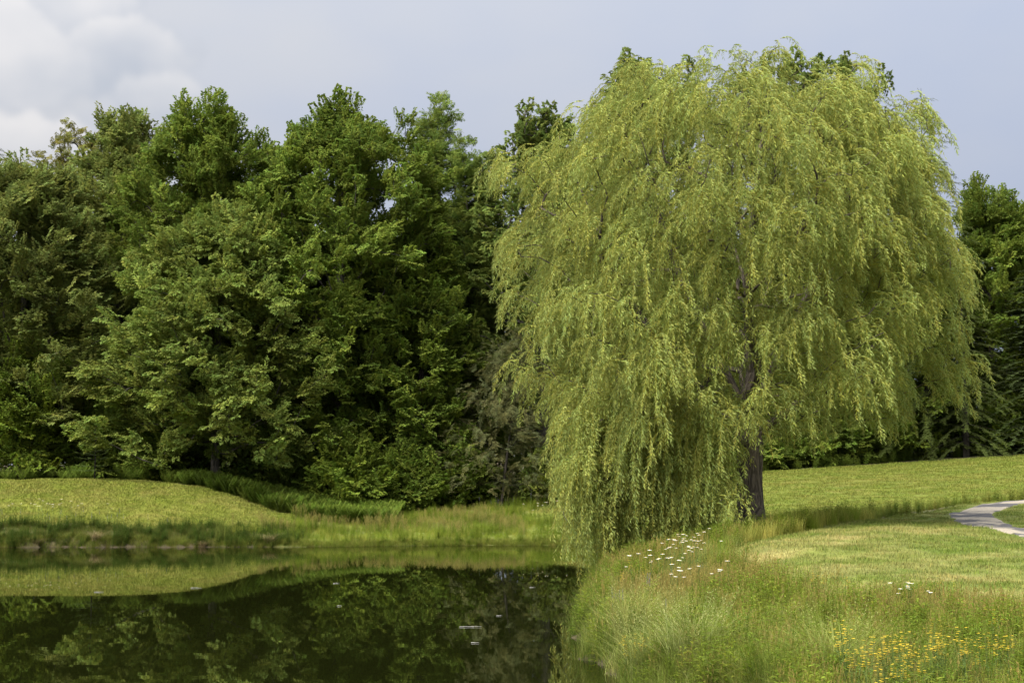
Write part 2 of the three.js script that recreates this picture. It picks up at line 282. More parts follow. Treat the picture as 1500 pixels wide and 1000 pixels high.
function skeleton(r, trunkNodes, targets, { up = 0.35, sag = 0, minParent = 1, limbs = [] } = {}) {
  const N = trunkNodes.map((p, i) => ({ p, par: i - 1, kids: [], w: 0 }));
  for (const [i, n] of N.entries()) if (i) N[i - 1].kids.push(i);
  for (const [from, pts] of limbs) { let par = from; for (const q of pts) { N.push({ p: V(...q), par, kids: [], w: 0, depth: 1 }); N[par].kids.push(N.length - 1); par = N.length - 1; } }
  const ends = [], stems = N.map((n) => n.p);
  const order = targets.map((t, i) => [t, i]).sort((a, b) => Math.min(...stems.map((p) => p.distanceTo(a[0]))) - Math.min(...stems.map((p) => p.distanceTo(b[0]))));
  for (const [t, id] of order) {
    let best = -1, cost = 1e9;
    for (let i = minParent; i < N.length; i++) { const q = N[i].p, dy = t.y - q.y, l = q.distanceTo(t), c = l + (dy < up * l ? (up * l - dy) * 0.9 : 0) + 0.04 * (N[i].depth ?? 0); if (c < cost) { cost = c; best = i; } }
    const a = N[best].p, l = a.distanceTo(t), seg = Math.max(2, Math.min(6, Math.round(l / 0.7)));
    const pd = N[best].par >= 0 ? a.clone().sub(N[N[best].par].p).normalize() : V(0, 1, 0);
    const ctrl = a.clone().lerp(t, 0.45).addScaledVector(pd, l * 0.16).add(V(0, l * (0.14 - sag), 0)).add(V((r() - 0.5) * l * 0.14, (r() - 0.5) * l * 0.1, (r() - 0.5) * l * 0.14));
    let par = best;
    for (let k = 1; k <= seg; k++) {
      const u = k / seg, p = a.clone().multiplyScalar((1 - u) ** 2).addScaledVector(ctrl, 2 * u * (1 - u)).addScaledVector(t, u * u);
      N.push({ p, par, kids: [], w: 0, depth: (N[par].depth ?? 0) + 1 }); N[par].kids.push(N.length - 1); par = N.length - 1;
    }
    ends.push([par, id]);
  }
  return { N, ends };
}
function woodGeometry(sk, baseR, tipR, { sides = 7, flare = 0.35, power = 2.3, minR = 0 } = {}) {
  const { N } = sk, g = new GB(), pw = power;
  for (let i = N.length - 1; i >= 0; i--) { const n = N[i]; n.w += n.kids.length ? 0 : 1; if (n.par >= 0) N[n.par].w += n.w; }
  const rad = (n) => Math.max(tipR, baseR * Math.pow(n.w / N[0].w, 1 / pw));
  const done = (start, first) => {            // one run of nodes as a tube
    const run = first >= 0 ? [first, start] : [start]; let c = start;
    for (;;) { const k = N[c].kids; if (!k.length) break; let b = k[0]; for (const q of k) if (N[q].w > N[b].w) b = q; run.push(b); c = b; }
    const R0 = rad(N[start]), S = R0 > 0.09 ? sides + 3 : R0 > 0.03 ? 5 : 3; let prev = -1, x = V(1, 0, 0), len = 0;
    if (R0 < minR && first >= 0) return;
    for (let k = 0; k < run.length; k++) {
      const p = N[run[k]].p, a = N[run[Math.max(0, k - 1)]].p, b = N[run[Math.min(run.length - 1, k + 1)]].p, d = b.clone().sub(a).normalize();
      x.addScaledVector(d, -x.dot(d)); if (x.lengthSq() < 1e-4) x.set(0, 0, 1).addScaledVector(d, -d.z); x.normalize(); const y = V(0, 0, 0).crossVectors(d, x);
      let R = k === 0 && first >= 0 ? R0 : Math.min(R0, rad(N[run[k]]));
      if (first < 0) R *= 1 + flare * Math.exp(-(p.y - N[0].p.y) * 2.4);
      if (k) len += p.distanceTo(a);
      const k0 = g.p.length / 3;
      for (let s = 0; s <= S; s++) { const th = (s / S) * 6.28318, rr = R * (S > 6 ? 1 + 0.1 * Math.sin(th * 3 + p.y * 1.3) + 0.07 * Math.sin(th * 5 - p.y) : 1), cx = Math.cos(th) * rr, cy = Math.sin(th) * rr; g.v(p.x + x.x * cx + y.x * cy, p.y + x.y * cx + y.y * cy, p.z + x.z * cx + y.z * cy, [1, 1, 1], (s / S) * Math.max(1, Math.round(R * 12)) / 3, len); }
      if (prev >= 0) for (let s = 0; s < S; s++) g.q(prev + s, prev + s + 1, k0 + s + 1, k0 + s);
      prev = k0;
    }
    for (let k = first >= 0 ? 1 : 0; k < run.length; k++) { const kids = N[run[k]].kids; for (const q of kids) if (q !== run[k + 1]) done(q, run[k]); }
  };
  done(0, -1);
  return g.geo();
}
const M4 = new THREE.Matrix4(), Q = new THREE.Quaternion();
function instanced(name, geo, mat, list) {      // list of [matrix, colour]
  const o = shade(new THREE.InstancedMesh(geo, mat, list.length)), c = new THREE.Color(); o.name = name;
  list.forEach(([m, k], i) => { o.setMatrixAt(i, m); o.setColorAt(i, c.setRGB(...k)); });
  o.userData.kind = 'stuff';
  return o;
}
const SHAPES = {
  round: (t) => (t < 0.35 ? mix(0.72, 1, t / 0.35) : Math.pow(Math.max(0, 1 - ((t - 0.35) / 0.65) ** 2), 0.55)),
  tall: (t) => (t < 0.3 ? mix(0.8, 1, t / 0.3) : mix(1, 0.22, Math.pow((t - 0.3) / 0.7, 1.5))),
  vase: (t) => (t < 0.6 ? mix(0.5, 1, t / 0.6) : Math.pow(Math.max(0, 1 - ((t - 0.6) / 0.4) ** 2), 0.5)),
  dome: (t) => (t < 0.6 ? mix(0.84, 1, t / 0.6) : Math.pow(Math.max(0, 1 - ((t - 0.6) / 0.4) ** 2), 0.36)),
  low: (t) => (t < 0.2 ? mix(0.85, 1, t / 0.2) : Math.pow(Math.max(0, 1 - ((t - 0.2) / 0.8) ** 2), 0.5)),
};
const WHITE = leafMaterial([1, 1, 1], 0.45);
function broadleaf(o) {
  const { seed, x, d, H, w, base = 0.08, shape = 'round', lobes = 24, per = 12, sprigs = 12, kind = 'maple', color, barkKind = 'grey', trunk = 0.2, size = 1, vary = 0.3, lean = 0, flat = 0.95, spiky = 0.8 } = o;
  const r = rng(seed), root = new THREE.Group(), z = -d, gy = land(x, z) - 0.05; root.name = numbered(o.name); root.position.set(x, gy, z);
  const yb = H * base, R = (t) => (w / 2) * SHAPES[shape](clamp(t));
  const nodes = []; const tn = Math.max(5, Math.round(H * 0.62));
  for (let i = 0; i <= tn; i++) { const t = i / tn; nodes.push(V(lean * t * H * 0.1 + Math.sin(t * 3 + seed) * 0.25 * t * w * 0.12 + (r() - 0.5) * 0.12 * t, t * H * 0.86, Math.cos(t * 2.4 + seed * 2) * 0.25 * t * w * 0.12)); }
  const targets = [], dirs = [], tone = [];
  const lob = [];
  for (let k = 0; k < lobes; k++) {
    const t = Math.pow((k + 0.2 + 0.6 * r()) / lobes, 0.92), th = k * 2.39996 + r() * 0.9, a = (0.15 * w + 0.6) * (0.7 + r() * 0.6) * (t > 0.85 ? 0.75 : 1), rr = Math.max(0, R(t) - a * 0.5) * Math.sqrt(0.12 + 0.95 * r());
    lob.push({ c: V(Math.cos(th) * rr + lean * t * H * 0.1, yb + t * (H - yb - a * flat) , Math.sin(th) * rr), a, th, t });
  }
  for (const L of lob) {
    const tb = 0.82 + 0.36 * r();
    for (let k = 0; k < per; k++) {
      const u = V((r() - 0.5) * 2, r() * 1.5 - 0.45, (r() - 0.5) * 2).normalize(), e = 0.65 + 0.42 * r();
      const p = L.c.clone().add(V(u.x * L.a * e, u.y * L.a * flat * e, u.z * L.a * e));
      if (p.y < 0.25) continue;
      targets.push(p); dirs.push(V(u.x + Math.cos(L.th) * 0.7, 0.15 + spiky * (0.4 + L.t) * r() * 1.6, u.z + Math.sin(L.th) * 0.7).normalize()); tone.push(tb * (0.85 + 0.3 * r()));
      if (L.t > 0.55 && u.y > 0.15 && r() < 0.4) { targets.push(p.clone().add(V((r() - 0.5) * 0.3, 0.45 + 0.55 * r(), (r() - 0.5) * 0.3))); dirs.push(V((r() - 0.5) * 0.5, 1, (r() - 0.5) * 0.5).normalize()); tone.push(tb); }      // upright leading shoots
    }
  }
  const sk = skeleton(r, nodes, targets, { minParent: 2 });
  const trunkMesh = shade(new THREE.Mesh(woodGeometry(sk, trunk, 0.007, { minR: o.minR ?? 0.011 }), BARK[barkKind])); trunkMesh.name = 'trunk'; root.add(trunkMesh);
  const list = [], up = V(0, 1, 0);
  for (const [ni, id] of sk.ends) {
    const p = sk.N[ni].p, back = sk.N[sk.N[ni].par].p.clone().sub(p);
    for (let k = 0; k < sprigs; k++) {
      const dir = dirs[id].clone().add(V((r() - 0.5) * 1.5, (r() - 0.4) * 1.5, (r() - 0.5) * 1.5)), u = V((r() - 0.5) * 1.3, 1, (r() - 0.5) * 1.3);
      const m = frame(dir, u, new THREE.Matrix4()), s = size * (0.75 + 0.5 * r());
      m.scale(V(s, s, s)); const q = p.clone().addScaledVector(back, r() * 0.9).add(V((r() - 0.5) * 0.8, (r() - 0.5) * 0.6, (r() - 0.5) * 0.8)).addScaledVector(dir, -0.15); m.setPosition(q);
      const f = tone[id] * (1 + (r() - 0.5) * vary), hue = (r() - 0.35) * 0.22;      // by chance from sprig to sprig
      list.push([m, [color[0] * f * (1 + hue), color[1] * f, color[2] * f * (1 - hue * 0.6)]]);
    }
  }
  const geos = SPRIG[kind], cr = instanced('crown', geos[seed % geos.length], WHITE, list); root.add(cr);
  tag(root, o.label, o.category ?? 'tree', o.group); scene.add(root); return root;
}
function conifer(o) {
  const { seed, x, d, H, w, base = 0.05, whorls = 26, per = 5, color, kind = 'hemlock', barkKind = 'dark', trunk = 0.2, droop = 0.25, size = 1, bare = 0, vary = 0.3, top = 1.0, ragged = 0.25 } = o;
  const r = rng(seed), root = new THREE.Group(), z = -d; root.name = numbered(o.name); root.position.set(x, land(x, z) - 0.05, z);
  const g = new GB(), twig = new GB(), list = [], c = [1, 1, 1];
  const lean = (t) => V(Math.sin(seed) * 0.12 * t * t * H * 0.1, t * H, Math.cos(seed) * 0.12 * t * t * H * 0.1);
  for (let k = 0; k < 9; k++) stick(g, lean(k / 9), lean((k + 1) / 9), trunk * (1 - k / 9) + 0.012, trunk * (1 - (k + 1) / 9) + 0.01, c, 8);
  for (let k = 0; k < whorls; k++) {
    const t = base + (0.985 - base) * Math.pow((k + r() * 0.6) / whorls, 0.9);
    for (let j = 0; j < per; j++) {
      const th = j * (6.283 / per) + k * 1.9 + r() * 0.8, len = (w / 2) * Math.pow(1 - t, 0.75 * top) * (1 - ragged + 2 * ragged * r()) + 0.15, o0 = lean(t), dx = Math.cos(th), dz = Math.sin(th), rise = (t - 0.4) * 0.5;
      const at = (u) => V(o0.x + dx * len * u, o0.y + len * (rise * u - droop * u * u), o0.z + dz * len * u);
      const dead = r() < bare, S = 4, tg = dead ? twig : g;
      for (let s = 0; s < S; s++) stick(tg, at(s / S), at((s + 1) / S), (0.007 + len * 0.005) * (1 - s / S) + 0.004, (0.007 + len * 0.005) * (1 - (s + 1) / S) + 0.003, c, 3);
      if (dead) { for (let s = 0; s < 14; s++) { const u = 0.25 + 0.75 * r(), p = at(u), q = p.clone().add(V((dx + (r() - 0.5) * 2) * 0.4, -0.35 * r() - 0.05, (dz + (r() - 0.5) * 2) * 0.4)); stick(twig, p, q, 0.006, 0.003, c, 3); for (let e = 0; e < 2; e++) stick(twig, p.clone().lerp(q, 0.5 + 0.3 * e), q.clone().add(V((r() - 0.5) * 0.3, -0.25 * r(), (r() - 0.5) * 0.3)), 0.004, 0.002, c, 3); } }
      const n = Math.max(2, Math.round(len * 7.5 * (dead ? 0.2 : 1)));
      for (let s = 0; s < n; s++) {
        const u = clamp(0.14 + 0.9 * ((s + r()) / n)), p = at(u), sd = (r() - 0.5) * 2.2, dir = V(dx - dz * sd, rise * 0.6 - droop * u * 1.3 - 0.1 * r(), dz + dx * sd);
        const m = frame(dir, V((r() - 0.5) * 0.4, 1, (r() - 0.5) * 0.4), new THREE.Matrix4()), k2 = size * (0.55 + 0.5 * r()) * (0.75 + 0.25 * (1 - t)); m.scale(V(k2, k2, k2)); m.setPosition(p);
        const f = 1 + (r() - 0.5) * vary; list.push([m, [color[0] * f, color[1] * f, color[2] * f]]);
      }
    }
  }
  const m0 = frame(V(0, 1, 0.05), V(1, 0, 0), new THREE.Matrix4()); m0.setPosition(lean(0.97)); list.push([m0, color]);
  const tr = shade(new THREE.Mesh(g.geo(), BARK[barkKind])); tr.name = 'trunk'; root.add(tr);
  if (twig.p.length) { const b = shade(new THREE.Mesh(twig.geo(), BARK.pale)); b.name = 'bare_branches'; b.userData.label = 'pale bare dead branches'; b.userData.kind = 'stuff'; root.add(b); }
  const geos = SPRIG[kind]; root.add(instanced('crown', geos[seed % geos.length], WHITE, list));
  tag(root, o.label, o.category ?? 'tree', o.group); scene.add(root); return root;
}
const G = { maple: [0.175, 0.242, 0.04], mapleLight: [0.215, 0.275, 0.058], soft: [0.215, 0.26, 0.066], olive: [0.225, 0.228, 0.05], ash: [0.178, 0.245, 0.052], oak: [0.185, 0.24, 0.055], dark: [0.172, 0.24, 0.038], hemlock: [0.115, 0.152, 0.036], hemlockGrey: [0.15, 0.165, 0.065], pine: [0.085, 0.12, 0.038], shrub: [0.18, 0.25, 0.034] };
// front of the wood along the far bank
broadleaf({ name: 'maple_tree', seed: 21, x: -14.7, d: 68, H: 18.6, w: 9, shape: 'dome', lobes: 70, per: 9, color: G.maple, trunk: 0.22, label: 'tall maple rising straight behind the low spreading pale maple', kind: 'maple' });
broadleaf({ name: 'maple_tree', seed: 22, x: -8.0, d: 67, H: 19.0, w: 9.6, shape: 'dome', base: 0.04, lobes: 84, per: 9, color: G.maple, trunk: 0.27, label: 'biggest broad round-topped maple of the wood, above the fern bank' });
broadleaf({ name: 'maple_tree', seed: 23, x: -13.2, d: 63.6, H: 12, w: 11, shape: 'low', base: 0.1, lobes: 60, per: 10, color: G.mapleLight, trunk: 0.18, flat: 0.5, spiky: 0.15, label: 'low spreading maple with pale layered branches behind the mown mound' });
broadleaf({ name: 'ash_tree', seed: 24, x: -3.8, d: 71, H: 19.8, w: 4.8, shape: 'tall', lobes: 40, per: 8, sprigs: 8, kind: 'ash', color: G.ash, trunk: 0.15, label: 'slender ash with an airy top standing clear against the sky' });
broadleaf({ name: 'ash_tree', seed: 25, x: -1.8, d: 70, H: 17.4, w: 4.8, shape: 'tall', lobes: 38, per: 8, sprigs: 8, kind: 'ash', color: G.ash, trunk: 0.15, label: 'shorter gappy ash next to the weeping willow side of the wood' });
broadleaf({ name: 'shade_tree', seed: 26, x: -4.4, d: 67.5, H: 13, w: 7, shape: 'tall', lobes: 46, per: 8, kind: 'maple', color: G.dark, barkKind: 'dark', label: 'dark green tree in front of the slender ash' });
broadleaf({ name: 'shade_tree', seed: 27, x: 1.5, d: 68, H: 18.6, w: 7.6, base: 0.2, shape: 'round', lobes: 46, per: 8, sprigs: 8, kind: 'oak', color: G.oak, trunk: 0.3, label: 'oak with thick grey trunk half hidden by the weeping willow' });
broadleaf({ name: 'edge_tree', seed: 28, x: -22.6, d: 66, H: 15.2, w: 9, shape: 'round', lobes: 60, per: 9, kind: 'soft', color: G.soft, barkKind: 'grey', label: 'soft light green tree over the small spruce sapling and mown mound' });
broadleaf({ name: 'locust_tree', seed: 29, x: -24.2, d: 78, H: 19.4, w: 7.5, base: 0.3, shape: 'vase', lobes: 22, per: 8, sprigs: 7, kind: 'ash', color: G.olive, barkKind: 'dark', label: 'sparse brownish-green tree with see-through top' });
broadleaf({ name: 'edge_tree', seed: 30, x: -20.3, d: 73, H: 18.8, w: 8.6, shape: 'round', lobes: 60, per: 9, kind: 'soft', color: G.soft, label: 'hazy grey-green rounded tree beside the tall maple' });
conifer({ name: 'spruce_tree', seed: 31, x: -27.4, d: 74, H: 18.4, w: 6, color: G.pine, label: 'dark pointed spruce behind the soft light green tree', whorls: 30 });
// behind the willow
broadleaf({ name: 'oak_tree', seed: 32, x: 8.0, d: 80, H: 23.9, w: 13, base: 0.2, shape: 'dome', lobes: 52, per: 10, sprigs: 8, kind: 'oak', color: G.oak, trunk: 0.3, size: 1.1, label: 'tall oak with flat-topped crown showing over the willow shoulder' });
broadleaf({ name: 'oak_tree', seed: 33, x: 16.8, d: 80, H: 23.9, w: 12.5, base: 0.2, shape: 'dome', lobes: 50, per: 9, sprigs: 7, kind: 'oak', color: G.oak, trunk: 0.3, size: 1.1, label: 'tall oak peeping out over the top of the willow' });
conifer({ name: 'hemlock_tree', seed: 34, x: 24.6, d: 84, H: 22.4, w: 10, color: G.hemlock, label: 'pointed hemlock standing out above the willow flank', whorls: 30 });
broadleaf({ name: 'shade_tree', seed: 35, x: 29.6, d: 87, H: 16.2, w: 9, lobes: 50, per: 9, kind: 'maple', color: G.maple, size: 1.1, label: 'rounded bright-topped tree above the dark hemlocks by the far lawn' });
conifer({ name: 'hemlock_tree', seed: 36, x: 26.4, d: 82.8, H: 12.5, w: 6.6, size: 0.75, per: 7, color: G.hemlock, label: 'dark layered hemlock at the edge of the far lawn', whorls: 26 });
conifer({ name: 'pine_tree', seed: 37, x: 30.4, d: 83, H: 11, w: 7, size: 0.75, kind: 'pine', color: G.pine, label: 'dark bushy pine at the edge of the far lawn', whorls: 30, per: 8 });
for (const [i, [x, d, H, w]] of [[10.5, 80, 14, 7], [14.5, 82.5, 13, 7], [18.5, 84, 14, 7], [22, 84, 12, 6], [35, 84, 15, 8], [5.5, 75, 14, 7], [12.5, 88, 15, 8], [20, 89, 15, 8], [27, 90, 13, 8], [33, 91, 15, 8], [37, 86, 13, 8], [7, 83, 15, 8]].entries())
  broadleaf({ name: 'shade_tree', seed: 50 + i, x, d, H, w, shape: 'low', base: 0.02, lobes: 38, per: 8, sprigs: 8, size: 1.25, kind: 'maple', color: G.dark, barkKind: 'dark', minR: 0.03, label: 'dark leafy tree closing the view behind the willow and far lawn', group: 'dark trees behind the far lawn' });
// the drooping hemlock with grey twigs by the meadow
broadleaf({ name: 'hemlock_tree', seed: 38, x: -0.5, d: 65.0, H: 7.6, w: 6.4, base: 0.05, shape: 'tall', lobes: 40, per: 6, sprigs: 6, size: 0.8, flat: 0.5, spiky: -0.9, kind: 'hemlock', color: G.hemlockGrey, barkKind: 'dark', trunk: 0.06, lean: 0.8, minR: 0, label: 'ragged drooping hemlock with bare grey twigs at the meadow edge' });
// deep in the wood
for (let i = 0; i < 15; i++) { const r = rng(900 + i); broadleaf({ name: 'shade_tree', seed: 70 + i, x: -40 + i * 3.2 + r() * 1.5, d: 75 + (i % 3) * 3.5 + r() * 2, H: 14 + r() * 2.6, w: 8.5, shape: 'tall', base: 0.02, lobes: 36, per: 8, sprigs: 8, size: 1.35, kind: 'maple', color: G.dark, barkKind: 'dark', minR: 0.03, label: 'dark understorey tree deep in the wood behind the maples', group: 'understorey trees deep in the wood' }); }
// shrubs and saplings along the front of the wood
for (const [i, [x, d, H, w, c, label]] of [[-7.2, 63.6, 3.1, 3.8, G.shrub, 'rounded dark green shrub at the end of the fern bank'], [-4.9, 64.6, 2.3, 3, G.dark, 'low dark shrub between rounded shrub and drooping hemlock'], [-22.2, 64.2, 5.6, 4.6, G.shrub, 'leafy shrub under the soft light green tree'], [-18.6, 65.8, 3.6, 3.6, G.dark, 'dark shrub behind the small spruce sapling'], [-15.6, 65.4, 3.2, 3.6, G.dark, 'dark shrub under the low spreading maple'], [-10.6, 65, 3.0, 3.4, G.dark, 'dark shrub behind the fern bank'], [1.9, 65.4, 1.5, 2.2, G.mapleLight, 'small bright shrub at the foot of the grey-trunked oak'], [-2.6, 66, 3.2, 3, G.dark, 'dark shrub behind the drooping hemlock']].entries())
  broadleaf({ name: 'shrub', category: 'shrub', seed: 120 + i, x, d, H, w, base: 0.03, shape: 'low', lobes: 22, per: 8, sprigs: 6, color: c, trunk: 0.05, barkKind: 'dark', kind: i % 2 ? 'soft' : 'maple', label });
for (let i = 0; i < 11; i++) { const r = rng(1500 + i), x = 7 + i * 2.7 + r(); broadleaf({ name: 'shrub', category: 'shrub', seed: 160 + i, x, d: mix(72.5, 84.5, clamp((x - 6) / 17)) + r() * 1.2, H: 2.4 + r() * 1.6, w: 4, base: 0.02, shape: 'low', lobes: 18, per: 7, sprigs: 6, size: 1.2, color: G.dark, trunk: 0.05, barkKind: 'dark', minR: 0.02, label: 'dark low shrub along the tree edge of the far lawn', group: 'shrubs along the far lawn' }); }
conifer({ name: 'spruce_sapling', category: 'sapling', seed: 140, x: -18.1, d: 61.9, H: 2.1, w: 1.5, base: 0.03, whorls: 9, per: 5, kind: 'pine', size: 0.5, droop: -0.1, color: [0.17, 0.24, 0.07], trunk: 0.03, label: 'small spruce sapling on the crest of the mown mound' });

// ---------------------------------------------------------------- the weeping willow
function strand(seed, L, out) {                 // a hanging shoot with narrow leaves
  const r = rng(seed), g = new GB(), pts = [], n = Math.max(6, Math.round(L / 0.09));
  let p = V(0, 0, 0), d = V(0.9, 0.25 + 0.5 * r(), 0).normalize(); const sway = r() * 6, amp = 0.12 + r() * 0.12;
  for (let k = 0; k <= n; k++) { pts.push(p.clone()); const t = k / n; d.lerp(V(0.06 + amp * Math.sin(sway + t * 5), -1, amp * Math.cos(sway * 1.7 + t * 4)), 0.24).normalize(); p = p.clone().addScaledVector(d, L / n); }
  const tw = [1.15, 0.95, 0.42], at = (t) => { const f = clamp(t) * n, i = Math.min(n - 1, Math.floor(f)); return pts[i].clone().lerp(pts[i + 1], f - i); };
  const lv = (q, dn, len) => { const a = r() * 6.283, s = V(Math.cos(a), 0, Math.sin(a)), k = 0.45 + r() * 1.2; const dir = dn.clone().multiplyScalar(0.9).addScaledVector(s, k).add(V(0, -0.25, 0)); leafBlade(g, q, dir, V(Math.cos(a + 1.3), 0.6, Math.sin(a + 1.3)), len, 0.021, r() < 0.22 ? [1.2, 1.25, 1.5] : tint(r, 0.5)); };
  for (let k = 0; k < n; k += 3) stick(g, pts[k], pts[Math.min(n, k + 3)], 0.0045, 0.003, tw);
  const count = Math.round(L * 46);
  for (let k = 0; k < count; k++) { const t = Math.pow((k + r()) / count, 0.95), q = at(t), dn = at(t + 0.04).sub(at(t - 0.02)).normalize(); lv(q, dn, (0.075 + 0.05 * r()) * (t > 0.92 ? 0.7 : 1)); }
  for (let s = 0; s < Math.round(L * 2.5); s++) {   // short side shoots
    const q0 = at(0.15 + 0.75 * r()), a = r() * 6.283, l2 = 0.16 + 0.22 * r(); let q = q0.clone(), dd = V(Math.cos(a), 0.15, Math.sin(a));
    for (let k = 0; k < 8; k++) { dd.lerp(V(0, -1, 0), 0.3).normalize(); q = q.clone().addScaledVector(dd, l2 / 8); lv(q, dd, 0.07 + 0.04 * r()); }
  }
  return g.geo();
}
function leafBlade(g, at, dir, up, L, W, c) {
  const z = dir.normalize(), x = V(0, 0, 0).crossVectors(up, z).normalize(), y = V(0, 0, 0).crossVectors(z, x);
  const P = (a, b, h) => g.v(at.x + x.x * a + z.x * b + y.x * h, at.y + x.y * a + z.y * b + y.y * h, at.z + x.z * a + z.z * b + y.z * h, c);
  const b = P(0, 0, 0), l = P(-W / 2, L * 0.4, L * 0.04), rr = P(W / 2, L * 0.4, L * 0.04), t = P(0, L, -L * 0.06);
  g.t(b, rr, l); g.t(l, rr, t);
}
{
  const r = rng(4242), root = new THREE.Group(), x0 = 6.0, z0 = -36; root.name = 'weeping_willow'; root.position.set(x0, land(x0, z0) - 0.05, z0);
  const nodes = [V(0, 0, 0), V(0.0, 0.8, 0), V(-0.02, 1.6, 0), V(0.0, 2.3, 0.02), V(-0.05, 3.1, 0), V(0.05, 4.0, 0), V(-0.05, 5.0, -0.1), V(0.08, 6.0, 0), V(0.02, 7.0, 0.1), V(0.15, 8.0, 0.1), V(0.3, 9.0, 0.1), V(0.4, 10.0, 0)];
  // the crown: lobes that each let a curtain of shoots fall (x, y, z, reach)
  const lob = [];
  const OUT = [[2.0, 4.9, 3.1], [3.4, 5.3, 3.85], [5.3, 5.75, 4.35], [7.0, 6.15, 4.7], [8.7, 6.1, 4.8], [9.9, 5.2, 4.3], [11.0, 3.6, 3.2], [11.7, 1.9, 1.8], [12.2, 0.2, 0.2]];      // height, reach towards the pond, reach away from it
  const prof = (y, th) => { let i = 0; while (i + 2 < OUT.length && OUT[i + 1][0] < y) i++; const t = clamp((y - OUT[i][0]) / (OUT[i + 1][0] - OUT[i][0])), l = mix(OUT[i][1], OUT[i + 1][1], t), q = mix(OUT[i][2], OUT[i + 1][2], t); return mix(l, q, 0.5 + 0.5 * Math.cos(th)); };
  for (let k = 0; k < 540; k++) {
    const y = 2.9 + 8.6 * Math.pow(r(), 0.98), th = k * 2.39996 + r() * 0.8, R = prof(y - 0.3, th) * (0.36 + 0.58 * Math.pow(r(), 0.45)) * (1 + 0.2 * n2(Math.cos(th) * 1.3 + y * 0.22, Math.sin(th) * 1.3 + 5)), sx = 1;
    lob.push([Math.cos(th) * R * sx, y, Math.sin(th) * R, 0.5 + 0.4 * r()]);
  }
  for (let k = 0; k < 10; k++) { const th = r() * 6.283, q = r() * 1.5; lob.push([0.3 + Math.cos(th) * q * 1.6, 10.2 + 1.0 * r() - q * 0.2, Math.sin(th) * q, 0.7]); }
  lob.push([-3.9, 10.3, 0.6, 0.45], [-3.1, 10.2, 0.4, 0.6], [-5.7, 7.4, 0.8, 0.4], [5.0, 6.6, 0.4, 0.4], [5.0, 4.3, 0.6, 0.4],
    [-1.3, 2.9, 2.4, 0.8], [-2.2, 2.9, 2.9, 0.9], [-0.7, 3.0, 1.8, 0.5], [-3.2, 2.6, 2.4, 0.9], [-3.9, 2.3, 1.6, 0.8], [-2.8, 2.9, 1.2, 0.9], [-1.8, 3.1, 0.9, 0.8], [-3.4, 1.5, 2.2, 0.7], [-4.2, 1.0, 2.2, 0.6]);
  for (let k = 0; k < 84; k++) lob.push([-4.6 + 4.1 * r(), 0.5 + 2.9 * r(), 0.5 + 2.6 * r(), 0.6]);
  const targets = [], reach = [];
  for (const [x, y, z, a] of lob) for (let k = 0; k < 3; k++) { const th = r() * 6.283, q = Math.sqrt(r()) * a; targets.push(V(x + Math.cos(th) * q, y + (r() - 0.5) * 1.0, z + Math.sin(th) * q)); reach.push(Math.hypot(x, z)); }
  const limbs = [[3, [[-0.5, 2.9, 0.2], [-1.3, 3.7, 0.5], [-2.3, 4.8, 0.7], [-3.2, 6.0, 0.8], [-3.9, 7.2, 0.8]]], [4, [[-0.5, 4.1, -0.2], [-1.1, 5.4, -0.4], [-1.7, 6.8, -0.5], [-2.2, 8.2, -0.4], [-2.6, 9.3, -0.3]]],
    [3, [[0.6, 2.9, 0.2], [1.5, 3.6, 0.5], [2.6, 4.4, 0.7], [3.6, 5.2, 0.8]]], [4, [[0.5, 4.0, 0.3], [1.1, 5.2, 0.5], [1.7, 6.6, 0.5], [2.3, 8.0, 0.4], [2.7, 9.0, 0.3]]], [4, [[0.1, 4.0, 1.0], [-0.3, 5.2, 1.9], [-0.4, 6.6, 2.6], [-0.2, 8.0, 2.9]]],
    [5, [[0.2, 4.9, -1.0], [0.4, 6.0, -2.0], [0.3, 7.2, -2.8]]], [3, [[-0.8, 2.6, 0.8], [-1.8, 3.0, 1.6], [-3.0, 3.0, 2.2]]]];
  const sk = skeleton(r, nodes, targets, { up: 0.45, minParent: 3, limbs });
  const wood = shade(new THREE.Mesh(woodGeometry(sk, 0.31, 0.006, { sides: 11, flare: 0.5, power: 2.05, minR: 0 }), BARK.willow)); wood.name = 'trunk'; root.add(wood);
  const lengths = [0.55, 0.8, 1.15, 1.55, 2.0, 2.6], geos = lengths.map((l, i) => strand(300 + i, l, 1)), lists = lengths.map(() => []);
  const hem = (x, z) => { const low = sstep(-5.0, -4.2, x) * (1 - sstep(-1.3, -0.4, x)) * sstep(-0.6, 1.0, z); return mix(1.75, -1.0, low) + 0.55 * n2(x * 1.3, z * 1.3); };
  const base = [0.338, 0.375, 0.095];
  const add = (p, ox, oz, maxL, tone) => {
    const room = p.y - hem(p.x + ox * 0.2, p.z + oz * 0.2); if (room < 0.3) return;
    const want = Math.min(maxL, room); let i = 0; while (i + 1 < lengths.length && lengths[i + 1] <= want) i++;
    const m = new THREE.Matrix4().makeRotationY(Math.atan2(-oz, ox) + (r() - 0.5) * 2.2), s = 0.85 + 0.3 * r(); m.multiply(new THREE.Matrix4().makeRotationZ((r() - 0.5) * 0.25)).scale(V(s, s * clamp(want / lengths[i], 0.8, 1.15), s)); m.setPosition(p);
    const f = tone * (0.85 + 0.3 * r()), y = (r() - 0.5) * 0.16; lists[i].push([m, [base[0] * f * (1 + y), base[1] * f, base[2] * f * (1 - y)]]);
  };
